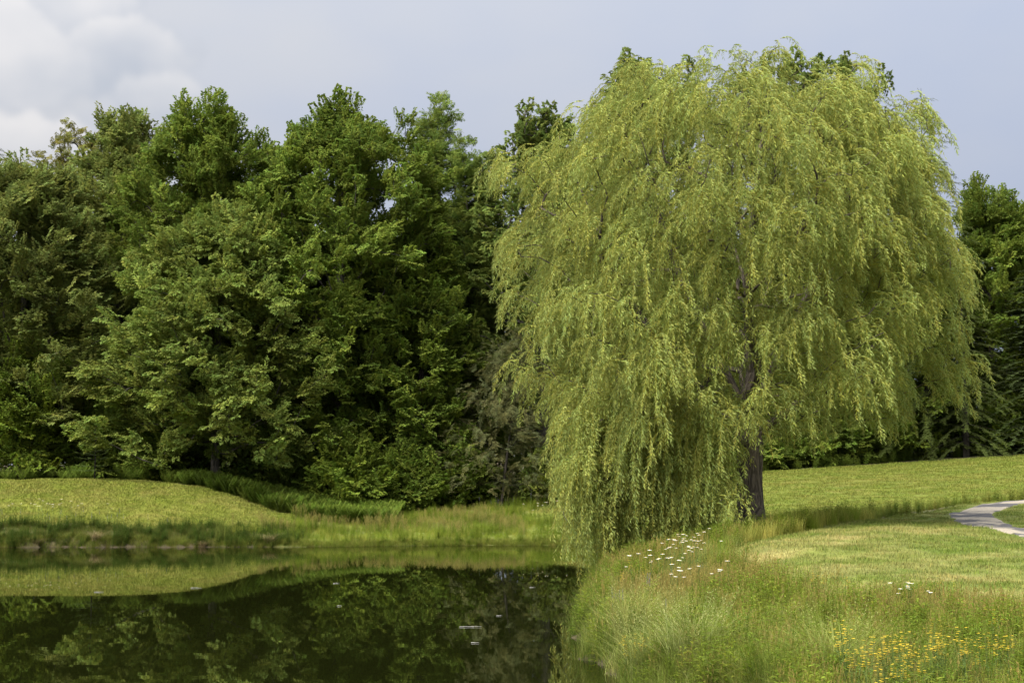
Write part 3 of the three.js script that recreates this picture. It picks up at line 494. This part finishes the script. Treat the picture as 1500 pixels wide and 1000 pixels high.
  for (const [ni, id] of sk.ends) {
    const n = sk.N[ni], tone = 0.84 + 0.32 * r(), par = sk.N[n.par], out = Math.max(0.4, Math.hypot(n.p.x, n.p.z)), ox = n.p.x / out, oz = n.p.z / out;
    const long = n.p.y < 3.4 && n.p.x < -0.8 && n.p.z > 0 ? 1.7 : out > 4 && n.p.y < 7 ? 0.7 : 0; for (let k = 0; k < 6; k++) { const q = n.p.clone().lerp(par.p, r() * 1.0).add(V((r() - 0.5) * 0.5, (r() - 0.4) * 0.5, (r() - 0.5) * 0.5)); add(q, ox, oz, 0.4 + (1.15 + long) * r() * r() + 0.12, tone); }
  }
  for (const n of sk.N) if (n.w <= 6 && n.p.y > 3 && r() < 0.5) { const out = Math.max(0.4, Math.hypot(n.p.x, n.p.z)); for (let k = 0; k < 2; k++) add(n.p.clone(), n.p.x / out, n.p.z / out, 0.5 + 1.2 * r(), 0.95); }
  lists.forEach((l, i) => { if (l.length) root.add(instanced('crown', geos[i], WHITE, l)); });
  console.log('willow shoots', lists.map((l) => l.length).join(' '));
  tag(root, 'large weeping willow with yellow-green hanging shoots beside the pond', 'tree'); scene.add(root);
}

// ---------------------------------------------------------------- grasses and flowers
function bladeClump(seed, { n, h, spread, w, lean, c0 = [1, 1, 1], segs = 3 }) {
  const r = rng(seed), g = new GB();
  for (let k = 0; k < n; k++) {
    const th = r() * 6.283, q = Math.sqrt(r()) * spread, hh = h * (0.55 + 0.6 * r()), a = r() * 6.283, l = lean * (0.3 + r()) * hh, ww = w * (0.7 + 0.6 * r()), c = tint(r, 0.4).map((v, i) => v * c0[i]);
    const bx = Math.cos(th) * q, bz = Math.sin(th) * q, dx = Math.cos(a), dz = Math.sin(a); let pl = -1, pr = -1;
    for (let s = 0; s <= segs; s++) {
      const t = s / segs, y = hh * t * (1 - 0.22 * lean * t * t), x = bx + dx * l * t * t, z = bz + dz * l * t * t, e = (ww / 2) * (1 - t);
      if (s === segs) { const tip = g.v(x, y, z, c); g.t(pl, pr, tip); break; }
      const L = g.v(x - dz * e, y, z + dx * e, c), R = g.v(x + dz * e, y, z - dx * e, c); if (s) g.q(pl, pr, R, L); pl = L; pr = R;
    }
  }
  return g;
}
function seedClump(seed, n = 9, h = 0.75) {     // stems with narrow seed heads
  const r = rng(seed), g = bladeClump(seed + 1, { n: 6, h: h * 0.5, spread: 0.1, w: 0.008, lean: 0.5, c0: [0.55, 0.95, 0.5] });
  for (let k = 0; k < n; k++) {
    const th = r() * 6.283, q = r() * 0.12, hh = h * (0.7 + 0.45 * r()), a = r() * 6.283, l = hh * 0.22 * r(), A = V(Math.cos(th) * q, 0, Math.sin(th) * q), B = V(A.x + Math.cos(a) * l * 0.5, hh * 0.7, A.z + Math.sin(a) * l * 0.5), C = V(A.x + Math.cos(a) * l, hh, A.z + Math.sin(a) * l), st = [0.95, 0.9, 0.8];
    stick(g, A, B, 0.0022, 0.002, st); stick(g, B, C, 0.002, 0.0012, st);
    for (let j = 0; j < 6; j++) { const p = B.clone().lerp(C, 0.25 + 0.13 * j), b = r() * 6.283; leaf(g, p, V(Math.cos(b) * 0.5, 1, Math.sin(b) * 0.5), V(Math.cos(b), 0.1, Math.sin(b)), 0.05 * (1.2 - j * 0.1), 0.014, [1.15, 1.0, 0.9], 0.1); }
  }
  return g.geo();
}
function weedClump(seed, { stems = 3, h = 0.6, leafL = 0.1, leafW = 0.03, n = 16 }) {
  const r = rng(seed), g = new GB();
  for (let s = 0; s < stems; s++) {
    const th = r() * 6.283, A = V(Math.cos(th) * 0.1 * r(), 0, Math.sin(th) * 0.1 * r()), T = V(A.x + (r() - 0.5) * 0.25, h * (0.65 + 0.5 * r()), A.z + (r() - 0.5) * 0.25); stick(g, A, T, 0.004, 0.002, [0.9, 0.9, 0.7]);
    for (let k = 0; k < n; k++) { const t = 0.1 + 0.9 * (k / n), a = k * 2.4 + r(), p = A.clone().lerp(T, t), sz = (1.15 - 0.6 * t); leaf(g, p, V(Math.cos(a), 0.55 - 0.5 * r(), Math.sin(a)), V(0, 1, 0), leafL * sz * (0.7 + 0.6 * r()), leafW * sz, tint(r, 0.4), 0.2); }
  }
  return g.geo();
}
function fernClump(seed) {
  const r = rng(seed), g = new GB();
  for (let f = 0; f < 7; f++) {
    const a = f * 0.9 + r() * 0.6, L = 0.75 + 0.3 * r(), dx = Math.cos(a), dz = Math.sin(a), at = (t) => V(dx * L * 0.42 * t, L * (1.05 * t - 0.3 * t * t), dz * L * 0.42 * t);
    for (let k = 0; k < 3; k++) stick(g, at(k / 3), at((k + 1) / 3), 0.004, 0.003, [0.9, 0.9, 0.6]);
    for (let k = 2; k < 15; k++) for (const s of [-1, 1]) { const t = k / 15, p = at(t), l = 0.15 * Math.sin(Math.PI * Math.pow(1 - t, 0.8)) + 0.025; leaf(g, p, V(-dz * s + dx * 0.45, -0.12, dx * s + dz * 0.45), V(-dx * 0.4, 1, -dz * 0.4), l, 0.034, tint(r, 0.45), 0.08, 0.3); }
  }
  return g.geo();
}
const MEADOW = leafMaterial([1, 1, 1], 0.45), FLAT = new THREE.MeshStandardMaterial({ vertexColors: true, roughness: 0.9, side: THREE.DoubleSide });
function scatter(name, label, category, geo, mat, seed, count, [xa, xb], [da, db], pick) {      // pick(x, z, r) -> null or { c, s, sy, sink }
  const r = rng(seed), list = [];
  for (let k = 0; k < count; k++) {
    const x = mix(xa, xb, r()), z = -mix(da, db, r()), got = pick(x, z, r); if (!got) continue;
    const s = got.s ?? 1, m = new THREE.Matrix4().makeRotationY(r() * 6.283); m.premultiply(new THREE.Matrix4().makeRotationX((r() - 0.5) * 0.24)); m.scale(V(s, s * (got.sy ?? 1), s)); m.setPosition(x, land(x, z) - (got.sink ?? 0.01), z);
    list.push([m, got.c]);
  }
  const o = instanced(numbered(name), geo, mat, list); tag(o, label, category, null, 'stuff'); scene.add(o); console.log(name, list.length); return o;
}
const inView = (x, d, m = 1.5) => d > 11 && Math.abs(x) < 0.365 * d + m;
const jit = (c, r, a = 0.3) => { const k = 1 + (r() - 0.5) * a; return [c[0] * k * (1 + (r() - 0.5) * a * 0.5), c[1] * k, c[2] * k]; };
const tall1 = bladeClump(401, { n: 20, h: 0.62, spread: 0.16, w: 0.009, lean: 0.55 }).geo(), tall2 = bladeClump(402, { n: 24, h: 0.5, spread: 0.18, w: 0.008, lean: 0.8 }).geo();
const lawnNear = bladeClump(403, { n: 22, h: 0.055, spread: 0.13, w: 0.007, lean: 0.7, segs: 2 }).geo(), lawnFar = bladeClump(404, { n: 26, h: 0.075, spread: 0.26, w: 0.014, lean: 0.8, segs: 2 }).geo();
scatter('lawn_grass', 'short mown grass on the hill by the footpath', 'grass', lawnNear, FLAT, 501, 60000, [3, 19], [17, 50], (x, z, r) => { const d = -z; if (!inView(x, d) || r() > clamp(34 / d - 0.4) || zone(x, z) !== 'hill' || pathGap(x, z) < PATH_HALF + 0.02) return null; return { c: jit(lawnColor('hill', x, z), r, 0.35), s: 0.8 + 0.6 * r(), sy: 0.7 + 0.8 * r() }; });
scatter('lawn_grass', 'short mown grass on the mound across the pond', 'grass', lawnFar, FLAT, 502, 16000, [-24, -7], [55, 62.5], (x, z, r) => (zone(x, z) !== 'mound' ? null : { c: jit(lawnColor('mound', x, z), r, 0.35), s: 0.7 + 0.6 * r() }));
scatter('lawn_grass', 'short mown grass of the far lawn behind the willow', 'grass', lawnFar, FLAT, 503, 26000, [0, 32], [51, 82], (x, z, r) => (!inView(x, -z) || zone(x, z) !== 'farlawn' ? null : { c: jit(lawnColor('farlawn', x, z), r, 0.35), s: 0.7 + 0.7 * r() }));
const tuft = (x, z) => clamp(0.5 + 0.75 * n2(x * 1.25, z * 0.8) + 0.45 * n2(x * 2.9, z * 1.7));
const meadowGreen = (x, z, r) => mix3([0.13, 0.195, 0.014], [0.43, 0.41, 0.10], clamp(tuft(x, z) + (r() - 0.5) * 0.35));
// near bank
const clearing = (x, d) => Math.max(Math.exp(-(((x - 3.3) / 0.9) ** 2) - ((d - 26.6) / 2.6) ** 2), 0.5 * Math.exp(-(((x - 4.2) / 1.1) ** 2) - ((d - 14) / 1.8) ** 2));
const tanBand = (x, d) => Math.exp(-(((x - 3.4) / 1.5) ** 2) - ((d - 24.2) / 1.9) ** 2) + 0.8 * Math.exp(-(((x - 6.6) / 1.6) ** 2) - ((d - 20) / 1.2) ** 2) + 0.5 * Math.exp(-(((x - 2.6) / 1) ** 2) - ((d - 30) / 3) ** 2);
scatter('meadow_grass', 'tall green grass on the near bank', 'grass', tall1, MEADOW, 504, 17000, [0.9, 9.5], [12, 34], (x, z, r) => { const d = -z; if (!inView(x, d, 1) || zone(x, z) !== 'meadow') return null; const e = clamp(pondDistance(x, z) / 0.5, 0.5, 1); if (r() < 0.55 * tanBand(x, d)) return null; return { c: jit(meadowGreen(x, z, r), r), s: (0.42 + 0.4 * r()) * e * (d > 22 ? 0.75 : 1.05) * (1 - 0.6 * clearing(x, d)), sy: 0.6 + 0.75 * tuft(x, z) }; });
scatter('meadow_grass', 'finer arching grass mixed into the near bank', 'grass', tall2, MEADOW, 505, 9000, [0.9, 9.5], [12, 30], (x, z, r) => { const d = -z; if (!inView(x, d, 1) || zone(x, z) !== 'meadow' || fbm2(x * 0.6 + 7, z * 0.6) < -0.08) return null; return { c: jit(mix3([0.18, 0.26, 0.024], [0.46, 0.45, 0.15], clamp(tuft(x, z) + (r() - 0.5) * 0.3)), r), s: (0.6 + 0.5 * r()) * (1 - 0.6 * clearing(x, d)) }; });
scatter('seeding_grass', 'tan seeding grass on the near bank', 'grass', seedClump(411), MEADOW, 506, 15000, [1, 9.5], [13, 33], (x, z, r) => { const d = -z; if (!inView(x, d, 1) || zone(x, z) !== 'meadow' || r() > 0.07 + 0.65 * tanBand(x, d)) return null; return { c: jit(mix3([0.30, 0.30, 0.085], [0.41, 0.37, 0.13], r()), r), s: (0.52 + 0.3 * r()) * (1 - 0.3 * clearing(x, d)) }; });
scatter('leafy_weeds', 'leafy green weeds on the near bank', 'weeds', weedClump(421, { leafL: 0.15, leafW: 0.042, n: 15, h: 0.7 }), MEADOW, 507, 6500, [0.9, 9.5], [12, 34], (x, z, r) => { const d = -z; if (!inView(x, d, 1) || zone(x, z) !== 'meadow' || fbm2(x * 0.45 - 3, z * 0.45) < -0.02 - 0.1 * (d < 18)) return null; return { c: jit(mix3([0.12, 0.185, 0.014], [0.27, 0.32, 0.036], r()), r), s: (0.55 + 0.6 * r()) * (1 - 0.6 * clearing(x, d)) }; });
// under the willow and along the ditch
scatter('meadow_grass', 'tall shaded grass under the willow', 'grass', tall1, MEADOW, 508, 9000, [2, 10], [30.5, 50], (x, z, r) => (zone(x, z) !== 'meadow' || fbm2(x * 0.6, z * 0.6 + 3) < -0.12 ? null : { c: jit(meadowGreen(x, z, r), r), s: 0.55 + 0.5 * r(), sy: 1.0 }));
scatter('leafy_weeds', 'leafy weeds along the ditch between hill and far lawn', 'weeds', weedClump(422, { stems: 4, leafL: 0.13, leafW: 0.05 }), MEADOW, 509, 7000, [3, 32], [36, 62], (x, z, r) => { const d = -z; if (zone(x, z) !== 'meadow' || (x > 12 && d > 57)) return null; return { c: jit(mix3([0.13, 0.2, 0.022], [0.32, 0.32, 0.07], clamp(0.45 + fbm2(x * 0.9 + 5, z * 0.9) + (r() - 0.5) * 0.5)), r), s: (0.45 + 0.6 * r()) * clamp(0.75 + 1.1 * fbm2(x * 0.7, z * 0.7), 0.35, 1.25) }; });
// across the pond
scatter('meadow_grass', 'tall bright grass across the pond', 'grass', tall1, MEADOW, 510, 15000, [-11, 5], [53.5, 66], (x, z, r) => { if (zone(x, z) !== 'meadow') return null; return { c: jit(mix3([0.22, 0.31, 0.028], [0.36, 0.37, 0.075], clamp(0.5 + fbm2(x * 0.5, z * 0.5) + (r() - 0.5) * 0.5)), r), s: Math.max(0.16, 0.22 + 0.26 * r() + 0.35 * fbm2(x * 0.4, z * 0.4)) }; });
scatter('seeding_grass', 'tan seeding grass across the pond', 'grass', seedClump(412), MEADOW, 511, 3600, [-11, 5], [55.5, 65], (x, z, r) => (zone(x, z) !== 'meadow' || x > 0.5 || -z > 62 || fbm2(x * 0.35, z * 0.5 + 4) < 0.15 ? null : { c: jit([0.34, 0.34, 0.11], r), s: 0.6 + 0.3 * r() }));
scatter('leafy_weeds', 'leafy weeds across the pond before the wood', 'weeds', weedClump(423, { stems: 4 }), MEADOW, 512, 3600, [-10, 6], [54, 67], (x, z, r) => (zone(x, z) !== 'meadow' || fbm2(x * 0.4 + 2, z * 0.4) < 0 ? null : { c: jit([0.2, 0.27, 0.03], r), s: 0.5 + 0.5 * r() }));
scatter('bank_grass', 'grass hanging over the water along the far shore', 'grass', tall2, MEADOW, 517, 46000, [-25, 4], [52, 55.5], (x, z, r) => { const q = pondDistance(x, z); if (q < 0 || q > 0.55) return null; return { c: jit(mix3([0.15, 0.22, 0.024], [0.30, 0.28, 0.07], r()), r), s: 0.3 + 0.4 * r() * r() }; });
scatter('bank_grass', 'grass hanging over the water along the near bank', 'grass', tall2, MEADOW, 518, 9000, [0.6, 3.4], [14, 40], (x, z, r) => { const q = pondDistance(x, z); if (q < 0 || q > 0.5) return null; return { c: jit(mix3([0.12, 0.2, 0.02], [0.27, 0.28, 0.07], r()), r), s: 0.6 + 0.5 * r() }; });
scatter('bank_grass', 'rough grass along the foot of the mown mound', 'grass', tall2, MEADOW, 513, 7000, [-25, -8], [52.6, 57], (x, z, r) => { if (zone(x, z) !== 'meadow') return null; return { c: jit(mix3([0.08, 0.12, 0.018], [0.19, 0.185, 0.042], r()), r), s: 0.38 + 0.35 * r() }; });
scatter('leafy_weeds', 'dark leafy weeds along the foot of the mown mound', 'weeds', weedClump(424, { stems: 4, h: 0.5 }), MEADOW, 514, 3400, [-25, -8], [52.6, 56], (x, z, r) => (zone(x, z) !== 'meadow' || fbm2(x * 0.7, z * 0.7 + 8) < -0.05 ? null : { c: jit([0.075, 0.125, 0.016], r), s: 0.5 + 0.45 * r() }));
scatter('fern_bed', 'bright green ferns behind the mown mound', 'ferns', fernClump(431), MEADOW, 515, 4200, [-25, -5], [59, 65], (x, z, r) => { const d = -z; if (zone(x, z) !== 'meadow') return null; if (x < -14 && (r() > 0.3 || fbm2(x * 0.5, 3) < -0.1)) return null; return { c: jit(mix3([0.13, 0.205, 0.022], [0.21, 0.27, 0.045], r()), r, 0.25), s: (x < -14 ? 0.4 : 0.62) + 0.55 * r() }; });
scatter('wood_floor_weeds', 'low dark leafy plants on the floor of the wood', 'weeds', weedClump(425, { stems: 4, leafL: 0.14, leafW: 0.06, h: 0.5 }), MEADOW, 516, 5000, [-26, 32], [64, 88], (x, z, r) => (zone(x, z) !== 'wood' ? null : { c: jit([0.17, 0.235, 0.035], r), s: 0.8 + 0.7 * r() }));


// ---------------------------------------------------------------- single plants and small things
const plain = (c, rough = 0.85, sheen = 0) => new THREE.MeshStandardMaterial({ color: new THREE.Color().setRGB(...c), roughness: rough, side: THREE.DoubleSide });
const STEM = plain([0.11, 0.17, 0.03]), PETAL = plain([0.82, 0.82, 0.8]), YOLK = plain([0.72, 0.45, 0.02]), GOLD = plain([0.72, 0.52, 0.03]), VIOLET = plain([0.22, 0.13, 0.42]);
function place(root, name, x, d, turn, s = 1) { root.name = numbered(name); const z = -d; root.position.set(x, land(x, z) - 0.01, z); root.rotation.y = turn; root.scale.setScalar(s); scene.add(root); return root; }
function part(root, name, geo, mat) { const m = shade(new THREE.Mesh(geo, mat)); m.name = name; root.add(m); return m; }
function daisyProto() {
  const root = new THREE.Group(), g = new GB(), r = rng(601); stick(g, V(0, 0, 0), V(0.02, 0.28, 0.01), 0.003, 0.0025, [1, 1, 1]); stick(g, V(0.02, 0.28, 0.01), V(0.01, 0.5, 0.03), 0.0025, 0.002, [1, 1, 1]);
  for (let k = 0; k < 4; k++) { const a = k * 2.4; leaf(g, V(0.01, 0.05 + 0.07 * k, 0), V(Math.cos(a), 0.6, Math.sin(a)), V(0, 1, 0), 0.07, 0.014, [1, 1, 1]); }
  part(root, 'stem', g.geo(), STEM);
  const p = new GB(), C = V(0.01, 0.503, 0.03); for (let k = 0; k < 15; k++) { const a = (k / 15) * 6.283; leaf(p, C.clone().add(V(Math.cos(a) * 0.008, 0, Math.sin(a) * 0.008)), V(Math.cos(a), -0.12 + 0.1 * r(), Math.sin(a)), V(0, 1, 0), 0.024, 0.0105, [1, 1, 1], 0.05, 0.62); }
  part(root, 'petals', p.geo(), PETAL);
  const d = new THREE.SphereGeometry(0.0095, 8, 5, 0, 6.283, 0, 1.5708); d.scale(1, 0.6, 1); d.translate(C.x, C.y, C.z); part(root, 'flower_centre', d, YOLK);
  return root;
}
function flowerPatch(proto, name, category, seed, patches) {
  const r = rng(seed);
  const gauss = () => (r() + r() + r() - 1.5) * 1.3;
  for (const [n, cx, cd, rx, rd, s, label, group] of patches) for (let k = 0; k < n; k++) {
    let x = cx + gauss() * rx, d = cd + gauss() * rd; if (pondDistance(x, -d) < 0.05) { x = cx + Math.abs(x - cx); d = cd; }
    const o = proto.clone();
    place(o, name, x, d, r() * 6.283, s * (0.8 + 0.4 * r())); o.rotation.z = (r() - 0.5) * 0.2; tag(o, label, category, group);
  }
}
flowerPatch(daisyProto(), 'daisy', 'daisy', 611, [
  [46, 3.4, 27.4, 0.36, 1.2, 1.16, 'white daisy in the thick patch where meadow meets mown hill', 'daisies in the thick patch'],
  [14, 2.65, 26.2, 0.3, 0.5, 1.25, 'white daisy in the loose drift on the pond side of the thick patch', 'daisies in the loose drift'],
  [15, 3.0, 23.2, 0.5, 0.9, 1.25, 'white daisy scattered among the tan seeding grass', 'daisies in the seeding grass'],
  [11, 5.55, 20.3, 0.28, 0.35, 1.1, 'white daisy in the small group above the yellow flowers', 'daisies above the yellow flowers'],
  [26, -18.2, 55.2, 1.6, 0.25, 1.4, 'white daisy on the mown mound across the pond', 'daisies on the mown mound'],
  [9, 1.4, 59.4, 1.0, 0.6, 1.5, 'white daisy in the meadow across the pond', 'daisies across the pond']]);
function yellowProto() {
  const root = new THREE.Group(), g = new GB(), f = new GB(), r = rng(602);
  for (let s = 0; s < 4; s++) {
    const a = r() * 6.283, T = V(Math.cos(a) * 0.14 * r(), 0.55 + 0.2 * r(), Math.sin(a) * 0.16 * r()); stick(g, V(0, 0, 0), T, 0.003, 0.002, [1, 1, 1]);
    for (let k = 0; k < 9; k++) { const b = k * 2.4 + s; leaf(g, V(0, 0, 0).lerp(T, 0.15 + 0.09 * k), V(Math.cos(b), 0.4, Math.sin(b)), V(0, 1, 0), 0.05, 0.016, tint(r, 0.3)); }
    for (let h = 0; h < 3; h++) { const C = T.clone().add(V((r() - 0.5) * 0.09, 0.02 + (r() - 0.5) * 0.06, (r() - 0.5) * 0.09)); stick(g, T, C, 0.0015, 0.0012, [1, 1, 1]); for (let k = 0; k < 7; k++) { const b = (k / 7) * 6.283 + h; leaf(f, C, V(Math.cos(b), 0.2, Math.sin(b)), V(0, 1, 0), 0.016 + 0.007 * r(), 0.013, [1, 1, 1], 0.1, 0.55); } }
  }
  part(root, 'stem', g.geo(), STEM); part(root, 'flower_heads', f.geo(), GOLD).userData.kind = 'stuff';
  return root;
}
flowerPatch(yellowProto(), 'yellow_wildflower', 'wildflower', 612, [
  [44, 4.2, 14.5, 0.75, 1.1, 0.88, 'yellow flowering plant in the broad patch before the mown slope', 'yellow flowers in the broad patch'],
  [16, 3.4, 12.9, 0.3, 0.4, 0.95, 'yellow flowering plant under the broad yellow patch', 'yellow flowers under the broad patch'],
  [18, 1.5, 19.0, 0.12, 1.0, 0.8, 'yellow flowering plant at the very edge of the pond', 'yellow flowers at the water edge'],
  [9, 2.3, 25.0, 0.4, 1.2, 0.8, 'yellow flowering plant beside the loose drift of daisies', 'yellow flowers beside the daisies'],
  [10, 5.6, 21.6, 0.9, 0.5, 0.7, 'short yellow flowering plant at the foot of the mown slope', 'yellow flowers at the mown slope']]);
function violetProto() {
  const root = new THREE.Group(), g = new GB(), f = new GB(), r = rng(603); stick(g, V(0, 0, 0), V(0.03, 0.55, 0), 0.003, 0.002, [1, 1, 1]);
  for (let k = 0; k < 10; k++) { const b = k * 2.4; leaf(g, V(0.002 * k, 0.06 + 0.035 * k, 0), V(Math.cos(b), 0.4, Math.sin(b)), V(0, 1, 0), 0.06, 0.015, tint(r, 0.3)); }
  for (let k = 0; k < 26; k++) { const b = k * 2.4, y = 0.42 + 0.006 * k; leaf(f, V(0.027, y, 0), V(Math.cos(b), 0.35, Math.sin(b)), V(0, 1, 0), 0.026 - 0.0006 * k, 0.012, tint(r, 0.3), 0.1, 0.55); }
  part(root, 'stem', g.geo(), STEM); part(root, 'flower_spike', f.geo(), VIOLET);
  return root;
}
flowerPatch(violetProto(), 'violet_wildflower', 'wildflower', 613, [
  [7, 2.2, 23.6, 0.7, 2.2, 1, 'violet flower spike among the grasses of the near bank', 'violet spikes on the near bank'],
  [4, 1.6, 21.8, 0.08, 0.8, 1, 'violet flower spike leaning at the pond edge', 'violet spikes at the pond edge'],
  [26, -17, 54.5, 3.2, 0.35, 1.2, 'violet flower spike on the bank below the mown mound', 'violet spikes below the mound'],
  [10, 0.2, 62.6, 1.2, 0.8, 1.3, 'violet flower spike in the weeds before the wood', 'violet spikes before the wood']]);
// big arching tussocks on the near bank
for (const [i, [x, d, s, c, label]] of [[1.75, 18.3, 1.15, [0.34, 0.37, 0.11], 'pale arching tussock on the bank with dark hollow below'], [2.15, 17.3, 1.2, [0.36, 0.39, 0.13], 'feathery pale tussock beside the water edge tussock'], [1.7, 20.4, 1.1, [0.34, 0.36, 0.10], 'green-gold tussock above the yellow flowers of the water edge'], [3.5, 15.6, 1.1, [0.33, 0.37, 0.10], 'bright tussock between the pond bank and broad yellow patch'], [2.7, 15.2, 0.9, [0.18, 0.24, 0.04], 'dense green tussock low on the near bank'], [2.5, 19.2, 0.9, [0.2, 0.25, 0.05], 'leaning tussock behind the feathery one'], [4.3, 14.4, 0.9, [0.17, 0.23, 0.04], 'dark green tussock under the yellow flowers']].entries()) {
  const root = new THREE.Group(), g = bladeClump(620 + i, { n: 420, h: 0.8, spread: 0.24, w: 0.007, lean: 1.25, segs: 4 }), m = leafMaterial(c, 0.3); part(root, 'blades', g.geo(), m).userData.kind = 'stuff';
  const f = new GB(), r = rng(640 + i); for (let k = 0; k < 90; k++) { const a = r() * 6.283, l = 0.2 + 0.35 * r(), A = V(Math.cos(a) * 0.1, 0.1, Math.sin(a) * 0.1), B = V(Math.cos(a) * l, 0.62 + 0.25 * r(), Math.sin(a) * l); stick(f, A, B, 0.0015, 0.001, [0.9, 1, 0.8]); for (let q = 0; q < 5; q++) { const b = r() * 6.283; leaf(f, A.clone().lerp(B, 0.75 + 0.06 * q), V(Math.cos(b), 0.5, Math.sin(b)), V(0, 1, 0), 0.04, 0.006, [1.3, 1.2, 1.5]); } }
  part(root, 'seed_stalks', f.geo(), m).userData.kind = 'stuff'; place(root, 'grass_tussock', x, d, i, s); tag(root, label, 'tussock', 'tussocks on the near bank');
}
// straw and rushes on the bank across the pond
for (const [i, [x, d, s, label]] of [[-15.45, 53.15, 1, 'bent clump of dead straw hanging to the water below the mound'], [-11.5, 53.2, 0.8, 'flat grey clump of dead straw at the foot of the bank'], [-9.05, 53.45, 1.05, 'spread clump of dead straw at the low end of the mound'], [-17.6, 53.05, 0.7, 'small clump of dead straw under the violet spikes']].entries()) {
  const root = new THREE.Group(), g = bladeClump(660 + i, { n: 160, h: 0.62, spread: 0.16, w: 0.012, lean: 1.9, segs: 4 }); part(root, 'blades', g.geo(), leafMaterial([0.32, 0.25, 0.13], 0.15)).userData.kind = 'stuff'; place(root, 'straw_clump', x, d, i * 2, s); tag(root, label, 'straw', 'dead straw on the far bank');
}
{ const root = new THREE.Group(), g = bladeClump(670, { n: 320, h: 1.05, spread: 0.3, w: 0.01, lean: 0.45, segs: 3 }); part(root, 'blades', g.geo(), leafMaterial([0.13, 0.16, 0.03], 0.2)).userData.kind = 'stuff'; place(root, 'rush_clump', -10.85, 53.7, 0, 1); tag(root, 'upright clump of rushes at the water below the mound', 'rushes'); }
// bits afloat
for (const [i, [x, d, l, a]] of [[-0.75, 26.0, 0.40, 0.1], [-0.25, 28.0, 0.12, 0.3], [-0.6, 23.6, 0.14, -0.2], [-12.0, 32.6, 0.3, 0.1], [-9.6, 33.4, 0.22, 0], [-7.6, 34.6, 0.26, 0.05], [-3.6, 30, 0.1, 0.5], [0.5, 34.8, 0.14, 0.1], [-4.4, 36, 0.16, 0]].entries()) {
  const g = new GB(), r = rng(680 + i); let p = V(-l / 2, 0.006, 0); for (let k = 0; k < 4; k++) { const q = V(-l / 2 + (l * (k + 1)) / 4, 0.004 + 0.008 * r(), (r() - 0.5) * 0.07); stick(g, p, q, 0.008 - 0.0015 * k, 0.0065 - 0.0015 * k, [1, 1, 1], 6); p = q; } stick(g, V(0, 0.008, 0), V(l * 0.16, 0.01, 0.05), 0.004, 0.002, [1, 1, 1], 5);
  const o = shade(new THREE.Mesh(g.geo(), plain([0.34, 0.33, 0.30], 0.7))); o.name = numbered('floating_twig'); o.position.set(x, 0.002, -d); o.rotation.y = a; tag(o, 'small pale twig floating on the dark pond', 'twig', 'twigs afloat on the pond'); scene.add(o);
}
{ const g = new THREE.IcosahedronGeometry(0.16, 2), p = g.attributes.position; for (let i = 0; i < p.count; i++) { const k = 1 + 0.25 * n3(p.getX(i) * 6, p.getY(i) * 6, p.getZ(i) * 6); p.setXYZ(i, p.getX(i) * k * 0.9, p.getY(i) * k * 0.8, p.getZ(i) * k); } g.computeVertexNormals();
  const o = shade(new THREE.Mesh(g, plain([0.26, 0.06, 0.025], 0.8))); o.name = 'red_stone'; const x = 8.1, d = 36.7; o.position.set(x, land(x, -d) + 0.1, -d); tag(o, 'small rust-red stone at the weedy rim of the mown hill', 'stone'); scene.add(o); }

console.log('built');
renderer.render(scene, camera);
